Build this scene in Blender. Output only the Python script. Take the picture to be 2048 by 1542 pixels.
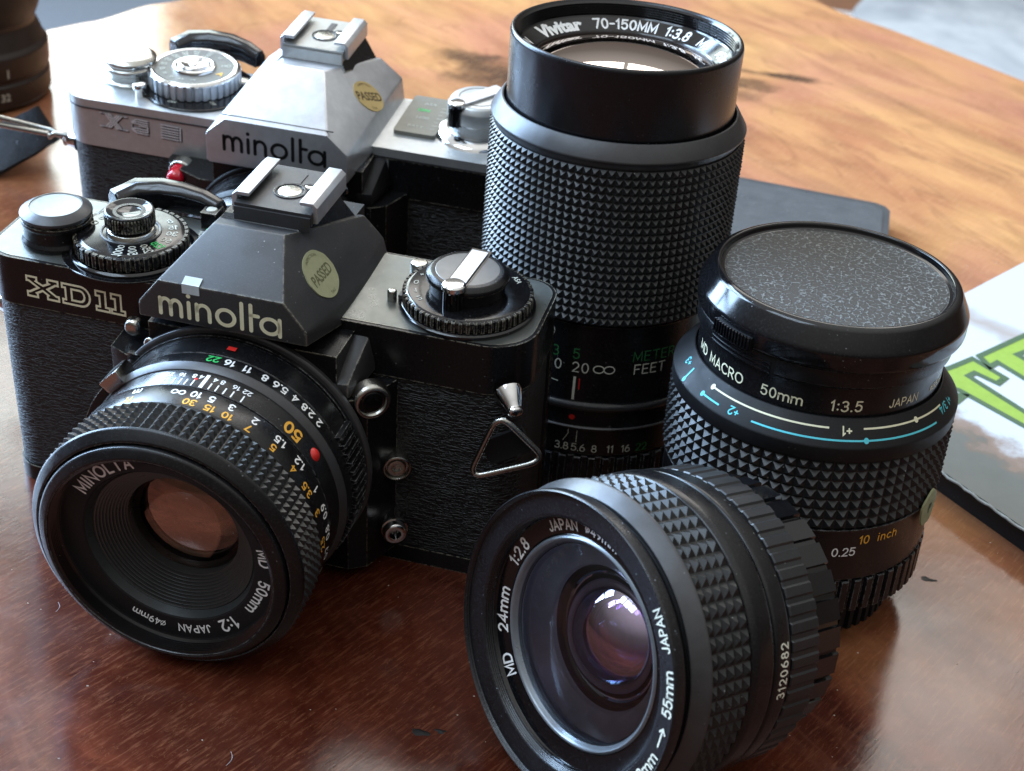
import bpy, bmesh, math, random
from math import sin, cos, pi, radians, hypot, atan2
from mathutils import Matrix, Vector
random.seed(5)
S = 0.001                      # everything below is written in millimetres
for o in list(bpy.data.objects): bpy.data.objects.remove(o)
SC = bpy.context.scene
COL = SC.collection

# ------------------------------------------------------------------ camera
CAM = Vector((198.463, -305.192, 236.962))
yaw, pit, rol = -0.2152, -0.5254, 0.0814
fwd = Vector((sin(yaw)*cos(pit), cos(yaw)*cos(pit), sin(pit)))
rt0 = Vector((cos(yaw), -sin(yaw), 0)); up0 = rt0.cross(fwd)
rt = cos(rol)*rt0 + sin(rol)*up0; up = -sin(rol)*rt0 + cos(rol)*up0
cd = bpy.data.cameras.new('camera'); cam = bpy.data.objects.new('camera', cd); COL.objects.link(cam)
R3 = Matrix((rt, up, -fwd)).transposed()
cam.matrix_world = Matrix.Translation(CAM*S) @ R3.to_4x4()
cd.sensor_width = 36; cd.lens = 3148.3/2048*36; cd.clip_start = 0.02; cd.clip_end = 50
cd.dof.use_dof = True; cd.dof.focus_distance = 0.356; cd.dof.aperture_fstop = 32; cd.dof.aperture_blades = 0
SC.camera = cam
SC.view_settings.view_transform = 'Standard'; SC.view_settings.look = 'None'
SC.view_settings.exposure = 0.60; SC.view_settings.gamma = 1.0

# ------------------------------------------------------------------ light
w = bpy.data.worlds.new('World'); SC.world = w; w.use_nodes = True
bg = w.node_tree.nodes['Background']; bg.inputs[1].default_value = 1.0
# soft light of a white-ceilinged room: pale above, brown below
_g = w.node_tree.nodes.new('ShaderNodeTexCoord'); _s = w.node_tree.nodes.new('ShaderNodeSeparateXYZ'); _r = w.node_tree.nodes.new('ShaderNodeValToRGB')
w.node_tree.links.new(_g.outputs['Generated'], _s.inputs[0]); w.node_tree.links.new(_s.outputs[2], _r.inputs[0]); w.node_tree.links.new(_r.outputs[0], bg.inputs[0])
_e = _r.color_ramp.elements; _e[0].position = 0.0; _e[0].color = (.05, .033, .026, 1)
_e[1].position = 0.35; _e[1].color = (.12, .113, .105, 1)
_q = _e.new(1.0); _q.color = (.72, .72, .70, 1)

def window(name, c, target, wid, hei, nx, ny, gap, power, col):
    """one lamp per pane, all in the plane of the window"""
    c = Vector(c); t = Vector(target)
    z = (c - t).normalized(); x = Vector((0, 0, 1)).cross(z).normalized(); y = z.cross(x)
    pw = (wid - gap*(nx-1))/nx; ph = (hei - gap*(ny-1))/ny
    for i in range(nx):
        for j in range(ny):
            l = bpy.data.lights.new(name, 'AREA'); l.shape = 'RECTANGLE'; l.size = pw*S; l.size_y = ph*S
            l.energy = power/(nx*ny); l.color = col
            o = bpy.data.objects.new(name, l); COL.objects.link(o)
            p = c + x*(-wid/2 + pw/2 + i*(pw+gap)) + y*(-hei/2 + ph/2 + j*(ph+gap))
            M = Matrix((x, y, z)).transposed().to_4x4(); M.translation = p*S
            o.matrix_world = M
window('window_light', (-1500, 640, 800), (60, 60, 40), 1400, 1500, 3, 3, 70, 115.0, (0.48, 0.70, 1.0))
window('back_window_light', (-1290, 1600, 800), (60, 60, 40), 1050, 960, 2, 3, 50, 15.0, (0.86, 1.0, 0.98))
window('rear_window_light', (-160, 1980, 1950), (60, 60, 40), 1900, 950, 4, 2, 45, 14.0, (1.0, 0.96, 0.90))
window('skylight', (-520, -560, 1600), (60, 60, 40), 900, 650, 3, 2, 50, 8.0, (0.62, 0.80, 1.0))

# ------------------------------------------------------------------ materials
def nd(nt, t, **k):
    n = nt.nodes.new(t)
    for a, b in k.items(): setattr(n, a, b)
    return n
def base_mat(name):
    m = bpy.data.materials.new(name); m.use_nodes = True
    nt = m.node_tree; b = nt.nodes['Principled BSDF']
    tc = nd(nt, 'ShaderNodeTexCoord'); mp = nd(nt, 'ShaderNodeMapping'); mp.inputs['Scale'].default_value = (1000,)*3
    nt.links.new(tc.outputs['Object'], mp.inputs['Vector'])
    return m, nt, b, mp
def noise(nt, vec, scale, detail=3, rough=.5, dist=0.0):
    n = nd(nt, 'ShaderNodeTexNoise'); n.inputs['Scale'].default_value = scale; n.inputs['Detail'].default_value = detail
    n.inputs['Roughness'].default_value = rough; n.inputs['Distortion'].default_value = dist
    nt.links.new(vec, n.inputs['Vector']); return n
def ramp(nt, fac, stops, interp='LINEAR'):
    r = nd(nt, 'ShaderNodeValToRGB'); r.color_ramp.interpolation = interp
    e = r.color_ramp.elements
    while len(e) < len(stops): e.new(0.5)
    for k, (p, c) in enumerate(stops):
        e[k].position = p; e[k].color = (*(c if hasattr(c, '__len__') else (c,)*3), 1)
    nt.links.new(fac, r.inputs['Fac']); return r
def mixc(nt, fac, a, b, mode='MIX'):
    m = nd(nt, 'ShaderNodeMix', data_type='RGBA', blend_type=mode)
    for s, v in ((0, fac), (6, a), (7, b)):
        if hasattr(v, 'links'): nt.links.new(v, m.inputs[s])
        else: m.inputs[s].default_value = v if s == 0 else (*v, 1)
    return m.outputs[2]
def mth(nt, op, a, b=0.0, c=None):
    m = nd(nt, 'ShaderNodeMath', operation=op)
    for s, v in ((0, a), (1, b), (2, c)):
        if v is None: continue
        if hasattr(v, 'links'): nt.links.new(v, m.inputs[s])
        else: m.inputs[s].default_value = v
    return m.outputs[0]
def smat(name, col, rough=.4, metal=0.0, spec=.5, bump=None, dust=0.0, smudge=.10, wear=None, coat=0.0, dcol=(.35, .36, .36)):
    """general small-object material: fine smudges in the gloss, specks of dust, optional fine bump (scale, strength, stretch)"""
    m, nt, b, mp = base_mat(name)
    v = mp.outputs[0]
    b.inputs['Metallic'].default_value = metal; b.inputs['Specular IOR Level'].default_value = spec
    b.inputs['Coat Weight'].default_value = coat; b.inputs['Coat Roughness'].default_value = .08
    n1 = noise(nt, v, .12, 5, .6)
    r = nd(nt, 'ShaderNodeMapRange'); nt.links.new(n1.outputs[0], r.inputs[0])
    r.inputs[1].default_value = .3; r.inputs[2].default_value = .7
    r.inputs[3].default_value = max(.03, rough-smudge); r.inputs[4].default_value = rough+smudge
    nt.links.new(r.outputs[0], b.inputs['Roughness'])
    n2 = noise(nt, v, .35, 3, .6)
    c = mixc(nt, n2.outputs[0], tuple(x*.82 for x in col), tuple(min(1, x*1.18) for x in col))
    if dust:
        vo = nd(nt, 'ShaderNodeTexVoronoi'); vo.inputs['Scale'].default_value = .55; vo.inputs['Randomness'].default_value = 1
        nt.links.new(v, vo.inputs['Vector'])
        thr = ramp(nt, vo.outputs['Distance'], [(.0, 1), (.075, 1), (.1, 0)])
        nm = noise(nt, v, .09, 4, .7); gate = ramp(nt, nm.outputs[0], [(.5, 0), (.62, 1)])
        c = mixc(nt, mth(nt, 'MULTIPLY', mth(nt, 'MULTIPLY', thr.outputs[0], gate.outputs[0]), dust), c, dcol)
        hz = noise(nt, v, 2.2, 4, .7); hz2 = ramp(nt, hz.outputs[0], [(.52, 0), (.75, .10*dust)])
        c = mixc(nt, hz2.outputs[0], c, dcol)
    if wear:
        bv = nd(nt, 'ShaderNodeBevel', samples=4); bv.inputs['Radius'].default_value = wear[0]*S
        ge = nd(nt, 'ShaderNodeNewGeometry'); dt = nd(nt, 'ShaderNodeVectorMath', operation='DOT_PRODUCT')
        nt.links.new(bv.outputs[0], dt.inputs[0]); nt.links.new(ge.outputs['Normal'], dt.inputs[1])
        ed = ramp(nt, dt.outputs['Value'], [(.86, 1), (.985, 0)])
        nw = noise(nt, v, .8, 4, .7); gw = ramp(nt, nw.outputs[0], [(.42, 0), (.56, 1)])
        c = mixc(nt, mth(nt, 'MULTIPLY', ed.outputs[0], gw.outputs[0]), c, wear[1])
    nt.links.new(c, b.inputs['Base Color'])
    if bump:
        v2 = v
        if len(bump) > 2:
            mp2 = nd(nt, 'ShaderNodeMapping'); mp2.inputs['Scale'].default_value = bump[2]; nt.links.new(v, mp2.inputs['Vector']); v2 = mp2.outputs[0]
        nb = noise(nt, v2, bump[0], 4, .6)
        bp = nd(nt, 'ShaderNodeBump'); bp.inputs['Strength'].default_value = bump[1]; bp.inputs['Distance'].default_value = .0003
        nt.links.new(nb.outputs[0], bp.inputs['Height']); nt.links.new(bp.outputs[0], b.inputs['Normal'])
    return m

BLK = smat('black_anodised', (.006, .006, .007), .27, 0, .45, bump=(3.0, .08), dust=.5, wear=(.35, (.22, .22, .22)))
BLKG = smat('black_gloss', (.004, .004, .005), .13, 0, .55, dust=.5, smudge=.07)
BLKM = smat('black_matt', (.008, .008, .009), .50, 0, .3, dust=.3)
BLKP = smat('black_camera_paint', (.006, .006, .007), .25, 0, .36, bump=(4.0, .10), dust=.35, wear=(.5, (.30, .28, .22)))
PRISMK = smat('black_satin_prism_paint', (.034, .034, .036), .42, .15, .55, bump=(5.0, .18), dust=.7, wear=(.9, (.34, .33, .27)))
PLATEK = smat('edge_worn_black_top_sheen', (.17, .18, .17), .34, .75, .6, bump=(5.0, .12), dust=.5, wear=(.5, (.42, .40, .33)))  # grey base stands for window sheen on the black top; worn edges
BAFF = smat('ribbed_baffle_black', (.045, .048, .048), .30, .2, .5, smudge=.05)
RUB = smat('black_rubber', (.015, .016, .017), .38, 0, .5, dust=.9, smudge=.05)
GREYB = smat('dark_grey_bevel', (.075, .075, .078), .38, .55, .5, bump=(4, .1), dust=.4)
SLV = smat('satin_silver', (.56, .58, .61), .38, .72, .5, bump=(6, .06), smudge=.06)
SLVP = smat('satin_chrome_top', (.50, .52, .525), .36, .60, .5, bump=(5, .10), smudge=.07, dust=.3, dcol=(.25, .25, .2))
CHR = smat('chrome', (.72, .73, .74), .12, 1.0, .5, smudge=.05)
CHRD = smat('worn_chrome', (.50, .50, .47), .22, 1.0, .5, smudge=.08, bump=(2, .2))
INK = smat('white_ink', (.93, .94, .90), .5, 0, .3)
CREAM = smat('cream_ink', (.93, .85, .60), .5, 0, .3)
ORA = smat('orange_ink', (.88, .44, .06), .5, 0, .3)
GRN = smat('green_ink', (.04, .48, .12), .5, 0, .3)
DGRN = smat('dark_green_ink', (.03, .16, .05), .5, 0, .3)
DIM = smat('dull_white_ink', (.42, .42, .36), .5, 0, .3)
CYN = smat('cyan_ink', (.12, .66, .76), .5, 0, .3)
REDI = smat('red_ink', (.62, .025, .02), .35, 0, .5)
BINK = smat('black_ink', (.008, .008, .008), .5, 0, .3)
WHT = smat('milky_plastic', (.55, .62, .66), .35, 0, .5)
REDP = smat('red_lamp_plastic', (.55, .004, .02), .12, 0, .6, coat=.6)

def leather_mat(name, col, sc, stretch, strength):
    m, nt, b, mp = base_mat(name)
    mp2 = nd(nt, 'ShaderNodeMapping'); mp2.inputs['Scale'].default_value = stretch; nt.links.new(mp.outputs[0], mp2.inputs['Vector'])
    n = noise(nt, mp2.outputs[0], sc, 5, .6, .6)
    n0 = noise(nt, mp.outputs[0], .18, 3, .5)
    vo = nd(nt, 'ShaderNodeTexVoronoi'); vo.feature = 'DISTANCE_TO_EDGE'; vo.inputs['Scale'].default_value = sc*1.1
    ds = noise(nt, mp.outputs[0], .7, 3, .6)
    add = nd(nt, 'ShaderNodeVectorMath', operation='MULTIPLY_ADD'); nt.links.new(ds.outputs['Color'], add.inputs[0]); add.inputs[1].default_value = (1.3,)*3
    nt.links.new(mp2.outputs[0], add.inputs[2]); nt.links.new(add.outputs[0], vo.inputs['Vector'])
    e = ramp(nt, vo.outputs['Distance'], [(0, 0), (.16, 1)])
    h = mth(nt, 'ADD', mth(nt, 'MULTIPLY', e.outputs[0], .6), n.outputs[0])
    bp = nd(nt, 'ShaderNodeBump'); bp.inputs['Strength'].default_value = strength; bp.inputs['Distance'].default_value = .0006
    nt.links.new(h, bp.inputs['Height']); nt.links.new(bp.outputs[0], b.inputs['Normal'])
    c = mixc(nt, n0.outputs[0], tuple(x*.8 for x in col), tuple(x*1.3 for x in col)); nt.links.new(c, b.inputs['Base Color'])
    b.inputs['Roughness'].default_value = .42; b.inputs['Specular IOR Level'].default_value = .5
    return m
LEA = leather_mat('black_leatherette', (.005, .005, .005), .85, (.30, .7, 1.25), .75)

def cap_leather():
    m, nt, b, mp = base_mat('pebbled_lens_cap_face')
    ds = noise(nt, mp.outputs[0], 1.1, 3, .6)
    add = nd(nt, 'ShaderNodeVectorMath', operation='MULTIPLY_ADD'); nt.links.new(ds.outputs['Color'], add.inputs[0]); add.inputs[1].default_value = (1.3,)*3
    nt.links.new(mp.outputs[0], add.inputs[2])
    vo = nd(nt, 'ShaderNodeTexVoronoi'); vo.feature = 'DISTANCE_TO_EDGE'; vo.inputs['Scale'].default_value = .58
    nt.links.new(add.outputs[0], vo.inputs['Vector'])
    br = noise(nt, mp.outputs[0], 1.1, 2, .5); gate = ramp(nt, br.outputs[0], [(.42, 0), (.54, 1)])
    ln = ramp(nt, vo.outputs['Distance'], [(0, 1), (.05, .9), (.10, 0)])
    f = mth(nt, 'MULTIPLY', ln.outputs[0], gate.outputs[0])
    c = mixc(nt, f, (.036, .036, .035), (.24, .25, .24)); nt.links.new(c, b.inputs['Base Color'])
    bp = nd(nt, 'ShaderNodeBump'); bp.inputs['Strength'].default_value = .9; bp.inputs['Distance'].default_value = .0003
    nt.links.new(f, bp.inputs['Height']); nt.links.new(bp.outputs[0], b.inputs['Normal'])
    b.inputs['Roughness'].default_value = .5
    return m
CAPF = cap_leather()

def glass_mat(name, tint, refl, rough=.02, clear=(.9, .9, .9)):
    """coated glass: lets light through, mirrors with a tinted coating"""
    m = bpy.data.materials.new(name); m.use_nodes = True; nt = m.node_tree
    nt.nodes.remove(nt.nodes['Principled BSDF']); out = nt.nodes['Material Output']
    tr = nd(nt, 'ShaderNodeBsdfTransparent'); tr.inputs[0].default_value = (*clear, 1)
    gl = nd(nt, 'ShaderNodeBsdfGlossy'); gl.inputs['Roughness'].default_value = rough; gl.inputs[0].default_value = (*tint, 1)
    lw = nd(nt, 'ShaderNodeFresnel'); lw.inputs[0].default_value = 1.5
    f = mth(nt, 'ADD', mth(nt, 'MULTIPLY', lw.outputs[0], 1.2), refl)
    mx = nd(nt, 'ShaderNodeMixShader'); nt.links.new(f, mx.inputs[0]); nt.links.new(tr.outputs[0], mx.inputs[1]); nt.links.new(gl.outputs[0], mx.inputs[2])
    nt.links.new(mx.outputs[0], out.inputs[0]); return m
GL50 = glass_mat('coated_glass_pink', (1.0, .78, .70), .17)
GL50I = glass_mat('coated_glass_brown', (1.0, .80, .66), .40)
GLV = glass_mat('coated_glass_amber', (1.0, .88, .82), .60)
GL24 = glass_mat('coated_glass_clear', (.80, .88, 1.0), .01)
GL24I = glass_mat('coated_glass_violet', (.86, .80, 1.0), .42, .012)
GLD = glass_mat('coated_glass_purple', (.85, .50, 1.0), .50, .012)
GL24C = glass_mat('coated_glass_blue', (.6, .8, 1.0), .12, .012)
LENSIN = smat('lens_interior_dark', (.012, .008, .008), .35, 0, .5)

def wood_mat():
    m, nt, b, mp = base_mat('lacquered_slab_wood')
    V = mp.outputs[0]
    rotm = nd(nt, 'ShaderNodeMapping'); rotm.inputs['Rotation'].default_value = (0, 0, radians(41)); nt.links.new(V, rotm.inputs['Vector'])
    st = nd(nt, 'ShaderNodeMapping'); st.inputs['Scale'].default_value = (.0068, .022, .03); nt.links.new(rotm.outputs[0], st.inputs['Vector'])
    grain = noise(nt, st.outputs[0], 1.0, 7, .55, 1.1)
    st2 = nd(nt, 'ShaderNodeMapping'); st2.inputs['Scale'].default_value = (.14, 1.1, .5); r2 = nd(nt, 'ShaderNodeMapping'); r2.inputs['Rotation'].default_value = (0, 0, radians(-66)); nt.links.new(V, r2.inputs['Vector']); nt.links.new(r2.outputs[0], st2.inputs['Vector'])
    fine = noise(nt, st2.outputs[0], 1.0, 5, .7, .4)
    blot = noise(nt, st.outputs[0], .7, 4, .5, 1.0)
    # dark red near the viewer, pale orange towards the far edge
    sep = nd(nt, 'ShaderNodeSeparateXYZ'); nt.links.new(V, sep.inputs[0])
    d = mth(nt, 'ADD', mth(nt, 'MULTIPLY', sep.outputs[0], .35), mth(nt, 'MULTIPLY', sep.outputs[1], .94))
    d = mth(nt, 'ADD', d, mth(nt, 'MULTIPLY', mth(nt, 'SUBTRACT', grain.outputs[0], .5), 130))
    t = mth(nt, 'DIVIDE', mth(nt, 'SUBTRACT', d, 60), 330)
    near_col = mixc(nt, ramp(nt, grain.outputs[0], [(.36, 0), (.66, 1)]).outputs[0], (.046, .009, .005), (.150, .036, .018))
    near_col = mixc(nt, ramp(nt, fine.outputs[0], [(.50, 0), (.74, .38)]).outputs[0], near_col, (.25, .09, .045))
    near_col = mixc(nt, ramp(nt, noise(nt, V, .16, 6, .72, .5).outputs[0], [(.40, .5), (.58, 0)]).outputs[0], near_col, (.040, .007, .004))
    far_col = mixc(nt, ramp(nt, grain.outputs[0], [(.34, 0), (.68, 1)]).outputs[0], (.47, .19, .085), (.64, .33, .125))
    far_col = mixc(nt, ramp(nt, noise(nt, V, .011, 3, .5, .6).outputs[0], [(.45, 0), (.62, .7)]).outputs[0], far_col, (.50, .20, .12))
    c = mixc(nt, ramp(nt, t, [(0, 0), (.45, .55), (1, 1)]).outputs[0], near_col, far_col)
    c = mixc(nt, ramp(nt, blot.outputs[0], [(.54, 0), (.74, .40)]).outputs[0], c, (.09, .035, .02))
    mot = noise(nt, st.outputs[0], 2.6, 6, .6, .8); c = mixc(nt, ramp(nt, mot.outputs[0], [(.36, .28), (.56, 0)]).outputs[0], c, (.10, .03, .018))
    vn = ramp(nt, mth(nt, 'ABSOLUTE', mth(nt, 'SUBTRACT', noise(nt, st.outputs[0], .8, 4, .5, 1.2).outputs[0], .53)), [(0, .28), (.012, 0)]); c = mixc(nt, vn.outputs[0], c, (.16, .055, .03))
    # knots
    for kx, ky, rx, ry in ((16, 380, 18, 9), (38, 372, 26, 15), (62, 386, 34, 5), (44, 356, 34, 13), (166, 421, 13, 5), (142, 421, 34, 3), (138, 402, 20, 8), (126, 390, 22, 12)):
        dx = mth(nt, 'DIVIDE', mth(nt, 'SUBTRACT', sep.outputs[0], kx), rx); dy = mth(nt, 'DIVIDE', mth(nt, 'SUBTRACT', sep.outputs[1], ky), ry)
        q = mth(nt, 'ADD', mth(nt, 'MULTIPLY', dx, dx), mth(nt, 'MULTIPLY', dy, dy))
        kn = noise(nt, V, .07, 4, .6); q = mth(nt, 'ADD', mth(nt, 'MULTIPLY', q, .62), mth(nt, 'MULTIPLY', mth(nt, 'SUBTRACT', kn.outputs[0], .5), 2.2))
        c = mixc(nt, ramp(nt, q, [(.1, .72), (1.2, 0)]).outputs[0], c, (.045, .022, .014))
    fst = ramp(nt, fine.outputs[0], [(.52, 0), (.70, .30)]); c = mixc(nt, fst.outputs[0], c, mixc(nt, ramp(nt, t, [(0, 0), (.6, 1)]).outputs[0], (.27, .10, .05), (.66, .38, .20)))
    # pale dents and hairline scratches in the lacquer
    sn = noise(nt, st2.outputs[0], .55, 2, .5, 1.5)
    sc = ramp(nt, mth(nt, 'ABSOLUTE', mth(nt, 'SUBTRACT', sn.outputs[0], .56)), [(0, .35), (.006, 0)])
    c = mixc(nt, sc.outputs[0], c, (.33, .14, .06))
    nt.links.new(c, b.inputs['Base Color'])
    rn = noise(nt, V, .05, 6, .65); rr = nd(nt, 'ShaderNodeMapRange'); nt.links.new(rn.outputs[0], rr.inputs[0])
    rr.inputs[1].default_value = .3; rr.inputs[2].default_value = .7; rr.inputs[3].default_value = .10; rr.inputs[4].default_value = .20
    nt.links.new(rr.outputs[0], b.inputs['Roughness'])
    h = mth(nt, 'ADD', mth(nt, 'MULTIPLY', fine.outputs[0], .35), noise(nt, V, .055, 3, .5).outputs[0])
    bp = nd(nt, 'ShaderNodeBump'); bp.inputs['Strength'].default_value = .10; bp.inputs['Distance'].default_value = .0006
    nt.links.new(h, bp.inputs['Height']); nt.links.new(bp.outputs[0], b.inputs['Normal'])
    b.inputs['Specular IOR Level'].default_value = .55
    return m
WOOD = wood_mat()

# ------------------------------------------------------------------ mesh helpers
ID = Matrix.Identity(4)
def finish(me, angle):
    for p in me.polygons: p.use_smooth = True
    me.set_sharp_from_angle(angle=radians(angle))
def ob(name, verts, faces, mat, parent=None, M=None, angle=32, fm=None):
    me = bpy.data.meshes.new(name)
    me.from_pydata([Vector(v)*S for v in verts], [], faces)
    mats = mat if isinstance(mat, (list, tuple)) else [mat]
    for m in mats: me.materials.append(m)
    if fm: me.polygons.foreach_set('material_index', fm)
    me.validate(); me.update(); finish(me, angle)
    o = bpy.data.objects.new(name, me); COL.objects.link(o)
    if parent: o.parent = parent
    if M is not None:
        m = M.copy(); m.translation = m.translation*S; o.matrix_local = m
    return o
def obm(name, bm, mat, parent=None, M=None, angle=32):
    bmesh.ops.recalc_face_normals(bm, faces=bm.faces)
    vs = [v.co.copy() for v in bm.verts]; bm.verts.index_update()
    fs = [[v.index for v in f.verts] for f in bm.faces]; bm.free()
    return ob(name, vs, fs, mat, parent, M, angle)
def tag(o, label, cat, group=None, kind=None):
    if label: o['label'] = label
    if cat: o['category'] = cat
    if group: o['group'] = group
    if kind: o['kind'] = kind
    return o
def thing(name, label, cat, M=None, group=None):
    o = bpy.data.objects.new(name, None); COL.objects.link(o); o.empty_display_size = .01
    if M is not None:
        m = M.copy(); m.translation = m.translation*S; o.matrix_world = m
    return tag(o, label, cat, group)
def T(x, y, z): return Matrix.Translation((x, y, z))

def rp(pts, b=.25):
    """round off the corners of an (r, h) profile"""
    out = [pts[0]]
    for a, p, c in zip(pts, pts[1:], pts[2:]):
        v1 = Vector(a)-Vector(p); v2 = Vector(c)-Vector(p)
        if v1.length < 1e-6 or v2.length < 1e-6: out.append(p); continue
        ang = v1.angle(v2)
        if ang > radians(165): out.append(p); continue
        t = min(b, v1.length*.45, v2.length*.45)
        P = Vector(p); A = P+v1.normalized()*t; B = P+v2.normalized()*t
        for k in (0, .5, 1):
            q = A*(1-k)**2 + P*2*k*(1-k) + B*k*k; out.append(tuple(q))
    out.append(pts[-1]); return out
def lathe(name, prof, mat, parent=None, M=None, seg=144, b=.25, angle=32):
    pr = rp(prof, b); n = len(pr); vs = []; fs = []
    for k in range(seg):
        a = 2*pi*k/seg
        for r, h in pr: vs.append((r*cos(a), r*sin(a), h))
    for k in range(seg):
        k2 = (k+1) % seg
        for i in range(n-1):
            q = [k*n+i, k2*n+i, k2*n+i+1, k*n+i+1]
            fs.append(q)
    bm = bmesh.new(); bv = [bm.verts.new(v) for v in vs]
    for q in fs: bm.faces.new([bv[i] for i in q])
    bmesh.ops.remove_doubles(bm, verts=bm.verts, dist=1e-4)
    bmesh.ops.dissolve_degenerate(bm, edges=bm.edges, dist=1e-5)
    return obm(name, bm, mat, parent, M, angle)
def gear(name, r0, r1, h0, h1, n, mat, parent=None, M=None, duty=.5, ranges=None, off=0, slope=.12, cap=None, ends=.25):
    """ring with n axial ribs rising from r0 to r1 (only inside the given angle ranges)"""
    vs = []; fs = []; ang = []
    for k in range(n):
        a0 = 2*pi*(k+off)/n; st = 2*pi/n; up_ = True
        if ranges:
            d = math.degrees(a0) % 360; up_ = any((lo % 360) <= d <= (hi % 360) if (lo % 360) < (hi % 360) else d >= (lo % 360) or d <= (hi % 360) for lo, hi in ranges)
        g = (1-duty)/2
        for f, u in ((g-slope/2, 0), (g+slope/2, 1), (1-g-slope/2, 1), (1-g+slope/2, 0)):
            ang.append((a0+st*f, r1 if (u and up_) else r0))
    m = len(ang); c = cap if cap is not None else r0-3
    for a, r in ang:
        for rr, hh in ((c, h0), (r-ends, h0), (r, h0+ends), (r, h1-ends), (r-ends, h1), (c, h1)):
            vs.append((rr*cos(a), rr*sin(a), hh))
    for k in range(m):
        k2 = (k+1) % m
        for i in range(5): fs.append([k*6+i, k2*6+i, k2*6+i+1, k*6+i+1])
    return ob(name, vs, fs, mat, parent, M, 25)
def knurl(name, r, h0, h1, cols, rows, ht, mat, parent=None, M=None, flat=.10):
    """rubber grip: a grid of small four-sided pyramids on a cylinder"""
    vs = []; fs = []; dh = (h1-h0)/rows; da = 2*pi/cols
    def P(a, h, rr): return (rr*cos(a), rr*sin(a), h)
    for i in range(cols):
        for j in range(rows):
            a = i*da; h = h0+j*dh; b = len(vs); m = .045
            top = r+ht*random.uniform(.93, 1.04)
            vs += [P(a+da*m, h+dh*m, r), P(a+da*(1-m), h+dh*m, r), P(a+da*(1-m), h+dh*(1-m), r), P(a+da*m, h+dh*(1-m), r)]
            f = flat
            vs += [P(a+da*(.5-f/2), h+dh*(.5-f/2), top), P(a+da*(.5+f/2), h+dh*(.5-f/2), top), P(a+da*(.5+f/2), h+dh*(.5+f/2), top), P(a+da*(.5-f/2), h+dh*(.5+f/2), top)]
            fs += [[b, b+1, b+5, b+4], [b+1, b+2, b+6, b+5], [b+2, b+3, b+7, b+6], [b+3, b, b+4, b+7], [b+4, b+5, b+6, b+7]]
    base = len(vs); seg = 144
    for k in range(seg):
        a = 2*pi*k/seg
        for rr, hh in ((r-2, h0), (r, h0), (r, h1), (r-2, h1)): vs.append((rr*cos(a), rr*sin(a), hh))
    for k in range(seg):
        k2 = (k+1) % seg
        for i in range(3): fs.append([base+k*4+i, base+k2*4+i, base+k2*4+i+1, base+k*4+i+1])
    return ob(name, vs, fs, mat, parent, M, 12)
def bevbm(bm, w, seg=2, ang=20):
    if w > 0:
        es = [e for e in bm.edges if len(e.link_faces) == 2 and e.calc_face_angle(0) > radians(ang)]
        bmesh.ops.bevel(bm, geom=es, offset=w, segments=seg, profile=.6, affect='EDGES', clamp_overlap=True)
    return bm
def extrude_bm(poly, z0, z1, topscale=None):
    bm = bmesh.new(); lo = [bm.verts.new((x, y, z0)) for x, y in poly]; hi = [bm.verts.new((x, y, z1)) for x, y in poly]
    n = len(poly); bm.faces.new(lo[::-1]); bm.faces.new(hi)
    for i in range(n): bm.faces.new((lo[i], lo[(i+1) % n], hi[(i+1) % n], hi[i]))
    return bm
def rrect(x0, x1, y0, y1, r, seg=8):
    out = []
    rs = r if isinstance(r, (list, tuple)) else [r]*4      # front-right, back-right, back-left, front-left
    for (cx, cy, a0), q in zip(((x1, y0, -90), (x1, y1, 0), (x0, y1, 90), (x0, y0, 180)), rs):
        sx = -1 if cx == x1 else 1; sy = 1 if cy == y0 else -1
        for k in range(seg+1):
            a = radians(a0+90*k/seg); out.append((cx+sx*q+q*cos(a), cy+sy*q+q*sin(a)))
    return out
def box_bm(x0, x1, y0, y1, z0, z1): return extrude_bm([(x0, y0), (x1, y0), (x1, y1), (x0, y1)], z0, z1)
def box(name, a, mat, parent=None, M=None, bev=.3, seg=2):
    return obm(name, bevbm(box_bm(*a), bev, seg), mat, parent, M)
def tube(name, pts, r, mat, parent=None, M=None, closed=False, seg=10, flat=1.0):
    pts = [Vector(p) for p in pts]; n = len(pts); vs = []; fs = []
    pn = None
    for i, p in enumerate(pts):
        a = pts[(i-1) % n] if (closed or i > 0) else p; c = pts[(i+1) % n] if (closed or i < n-1) else p
        t = (c-a).normalized()
        if pn is None: u = t.orthogonal().normalized()
        else: u = (pn - t*pn.dot(t)).normalized()
        pn = u; v = t.cross(u)
        for k in range(seg):
            g = 2*pi*k/seg; vs.append(p+u*r*cos(g)+v*r*flat*sin(g))
    for i in range(n if closed else n-1):
        j = (i+1) % n
        for k in range(seg): fs.append([i*seg+k, i*seg+(k+1) % seg, j*seg+(k+1) % seg, j*seg+k])
    if not closed: fs += [list(range(seg))[::-1], list(range((n-1)*seg, n*seg))]
    return ob(name, vs, fs, mat, parent, M, 40)
def dome(r, h0, sag, rings=14, seg=64):
    """spherical cap profile points (r, h)"""
    R = (r*r+sag*sag)/(2*abs(sag)); out = []
    for k in range(rings+1):
        x = r*(1-k/rings); y = math.sqrt(max(0, R*R-x*x))-(R-abs(sag)); out.append((x, h0+(y if sag > 0 else -y)))
    return out

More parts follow.
